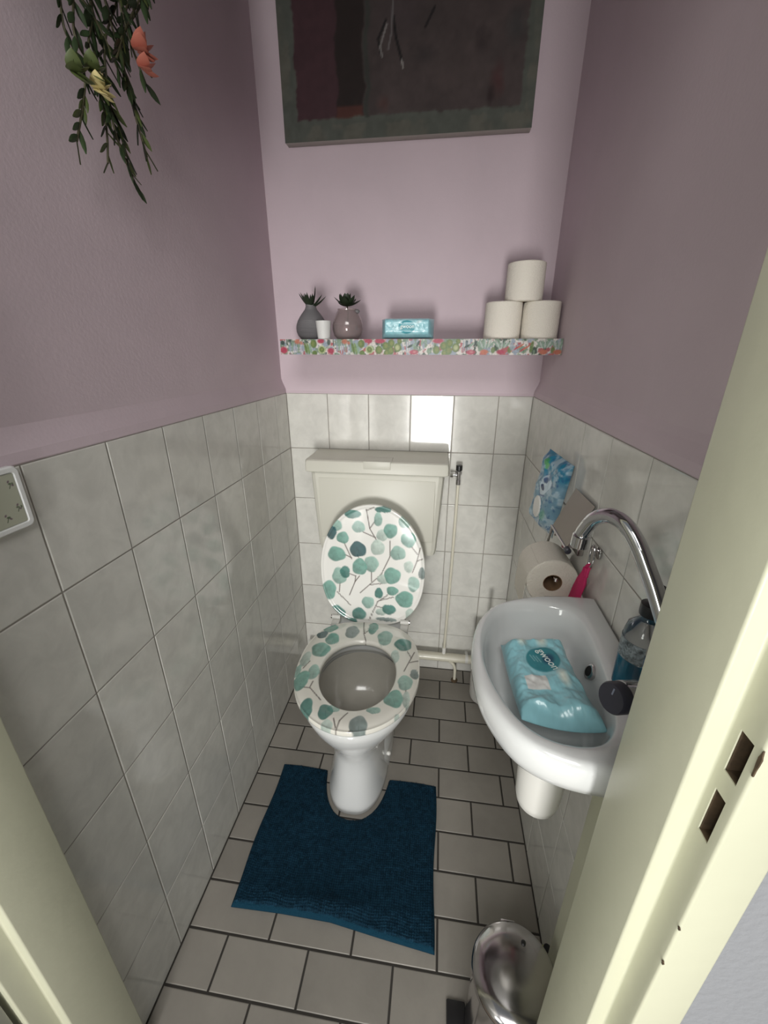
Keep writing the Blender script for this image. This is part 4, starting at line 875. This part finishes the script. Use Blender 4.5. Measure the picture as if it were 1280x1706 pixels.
for (yy, zz) in ((-1.0315, 1.1700), (-1.0305, 1.1380), (-1.0480, 1.1290), (-1.056, 1.1620), (-1.075, 1.138), (-1.082, 1.172)):
    for k in range(4): C_ = p_ell(C_, Yp, Zp, yy + .0030 * math.cos(k * 1.7 + yy * 400), zz + .0030 * math.sin(k * 1.7), .0024, .0016, k * 50, ((.05, .09, .04), (.12, .06, .10))[k % 2], .9, .5)
    C_ = p_line(C_, Yp, Zp, [(yy, zz), (yy - .003, zz - .006)], .0007, (.06, .09, .05))
obj_ = link('rocker', grid_mesh('rocker', np.c_[np.full(len(Yp), .0072), Yp, Zp], grid_faces(nu, nu), C_), M['film'], pq); obj_['label'] = 'cream centre with scattered dark flowers'

# ================================================================== garland high on the left wall
gd = thing('garland', (.03, -.72, 1.95), 'hanging artificial olive-leaf garland with a peach and pale yellow blossoms on the left wall', 'garland')
def leaf_me(L, wd, m):
    bm = bmesh.new(); rows = []
    for t in (0, .25, .5, .75, 1.0):
        k = max(.06, math.sin(PI * (t * .9 + .06))) * wd / 2; rows.append([bm.verts.new((-k, t * L, 0)), bm.verts.new((0, t * L, .12 * wd)), bm.verts.new((k, t * L, 0))])
    low = [[bm.verts.new((v.co.x, v.co.y, v.co.z - .0006)) for v in r] for r in rows]
    for A, B in zip(rows[:-1], rows[1:]):
        for i in (0, 1): bm.faces.new((A[i], A[i + 1], B[i + 1], B[i]))
    for A, B in zip(low[:-1], low[1:]):
        for i in (0, 1): bm.faces.new((A[i + 1], A[i], B[i], B[i + 1]))
    me = bpy.data.meshes.new('leaf'); bm.to_mesh(me); bm.free(); me.materials.append(m)
    me.polygons.foreach_set('use_smooth', [True] * len(me.polygons)); return me
LM = [leaf_me(.030, .0085, M['leaf']), leaf_me(.025, .0075, M['leaf']), leaf_me(.027, .0075, M['leafl'])]
gb = BASE[gd.name]; hook_top = Vector((.025, -.70, 2.02)); cnt = 0
GAR2 = GAR + [[(x + .012, y + dy + .01 * math.sin(i * 2 + dy * 90), z + dz) for i, (x, y, z) in enumerate(s[:n_])] for s, dy, dz, n_ in ((GAR[1], .022, .01, 4), (GAR[3], -.016, .03, 5), (GAR[2], -.020, .0, 4), (GAR[5], .018, .02, 4), (GAR[4], .012, .05, 5))]
for si, st in enumerate(GAR2):
    pts = [Vector(p) for p in st]
    pts = [pts[0] + Vector((0, (-.70 - pts[0].y) * .4 + .01 * si, .09)) if pts[0].z < 1.93 else pts[0]] + pts
    path = smooth_path([hook_top] + pts, 6)
    obj('stem', tube(path, [.0016] * len(path), 6), M['stem'], gd)
    acc = 0; side_ = 1
    for a, b in zip(path[:-1], path[1:]):
        acc += (b - a).length
        if acc > .0078:
            acc = 0; side_ = -side_; d = (b - a).normalized()
            prog = (2.02 - b.z) / .45
            tw = random.gauss(0, .5)
            sid = Vector((.25 + random.gauss(0, .25), side_, 0)).normalized()
            ld = (d * (1.0 + random.gauss(0, .25)) + sid * (.62 + random.gauss(0, .15))).normalized()
            if ld.x < -.1: ld.x = .1; ld.normalize()
            up = ld.cross(Vector((random.gauss(0, .5), random.gauss(0, .4), 1))).normalized().cross(ld)
            nrm_ = (Vector((1, random.gauss(0, .5), random.gauss(0, .5))) - ld * Vector((1, 0, 0)).dot(ld)).normalized(); s_ = ld.cross(nrm_).normalized(); nrm_ = s_.cross(ld)
            me = LM[2] if (prog > .72 and random.random() < .35) or random.random() < .06 else LM[random.randint(0, 1)]
            o = bpy.data.objects.new('leaf', me); COL.objects.link(o); o.parent = gd
            o.matrix_local = Matrix.Translation(b - gb) @ Matrix((s_, ld, nrm_)).transposed().to_4x4() @ Matrix.Scale(random.uniform(.8, 1.15), 4)
            cnt += 1
print('garland leaves', cnt)
def blossom(c, r, m, n, name='blossom', open_=.8):
    bm = bmesh.new()
    for k in range(n):
        a = 2 * PI * k / n + .3; d = Vector((.55, math.cos(a) * open_, math.sin(a) * open_))
        blade(bm, c, d, r, r * .85, r * .18, .3, 5)
    return obj(name, bm, m, gd)
blossom((.075, -.6950, 1.7520), .026, M['peach'], 7, open_=.55); blossom((.076, -.6930, 1.7330), .022, M['peach'], 5, open_=.5)
blossom((.055, -.8150, 1.6720), .022, M['leafl'], 6); blossom((.058, -.7840, 1.6870), .022, M['leafl'], 6); blossom((.060, -.7820, 1.6690), .021, M['yellow'], 8)

# ================================================================== pedal bin, bottle behind it, brush holder
pbn = thing('pedal_bin', (.744, -1.058, 0), 'small polished steel pedal bin with domed lid by the door jamb', 'pedal bin')
c0 = (.742, -1.054)
obj('bin_base', lathe(*c0, [(.073, .0015), (.076, .003), (.076, .016), (.074, .018)], 48), M['black'], pbn)
obj('bin_body', lathe(*c0, [(.0735, .018), (.0735, .245), (.0750, .247), (.0750, .252)], 64), M['steel'], pbn)
obj('bin_lid', lathe(*c0, [(.0765, .2525), (.0772, .254), (.0772, .262), (.0745, .2665), (.070, .2705), (.050, .2745), (.025, .2765), (.001, .277)], 64), M['steel'], pbn, angle=60)
obj('lid_hinge', BX(.728, .756, -.9810, -.972, .236, .256, bev=.002), M['steel'], pbn)
obj('pedal', BX(.632, .672, -1.066, -1.016, .008, .018, bev=.003), M['black'], pbn)
obj('rivet', lathe(.744 + .02, -1.058 + .045, [(.0045, .2735), (.0045, .2765), (.002, .278)], 14), M['black'], pbn)
lb = thing('cleaner_bottle', (.842, -.953, 0), 'lime green cleaning bottle glimpsed between the bin and the pipe casing', 'bottle')
obj('bottle_body', lathe(.8435, -.951, [(.0150, .0015), (.0180, .004), (.0180, .088), (.015, .103), (.0085, .112)], 28), M['lime'], lb)
obj('bottle_cap', lathe(.8435, -.951, [(.0085, .112), (.0085, .126), (.007, .128)], 20), M['black'], lb)
bh = thing('toilet_brush_holder', (.787, -.140, 0), 'white toilet brush holder standing in the back right corner beneath the basin', 'brush holder')
obj('holder_cup', lathe(.787, -.140, [(.040, .0015), (.050, .006), (.054, .020), (.056, .100), (.0565, .30), (.054, .302), (.052, .290)], 44), M['wplast'], bh)
obj('brush_handle', lathe(.787, -.140, [(.030, .296), (.030, .300), (.008, .306), (.007, .42), (.009, .43), (.004, .436)], 24), M['wplast'], bh)
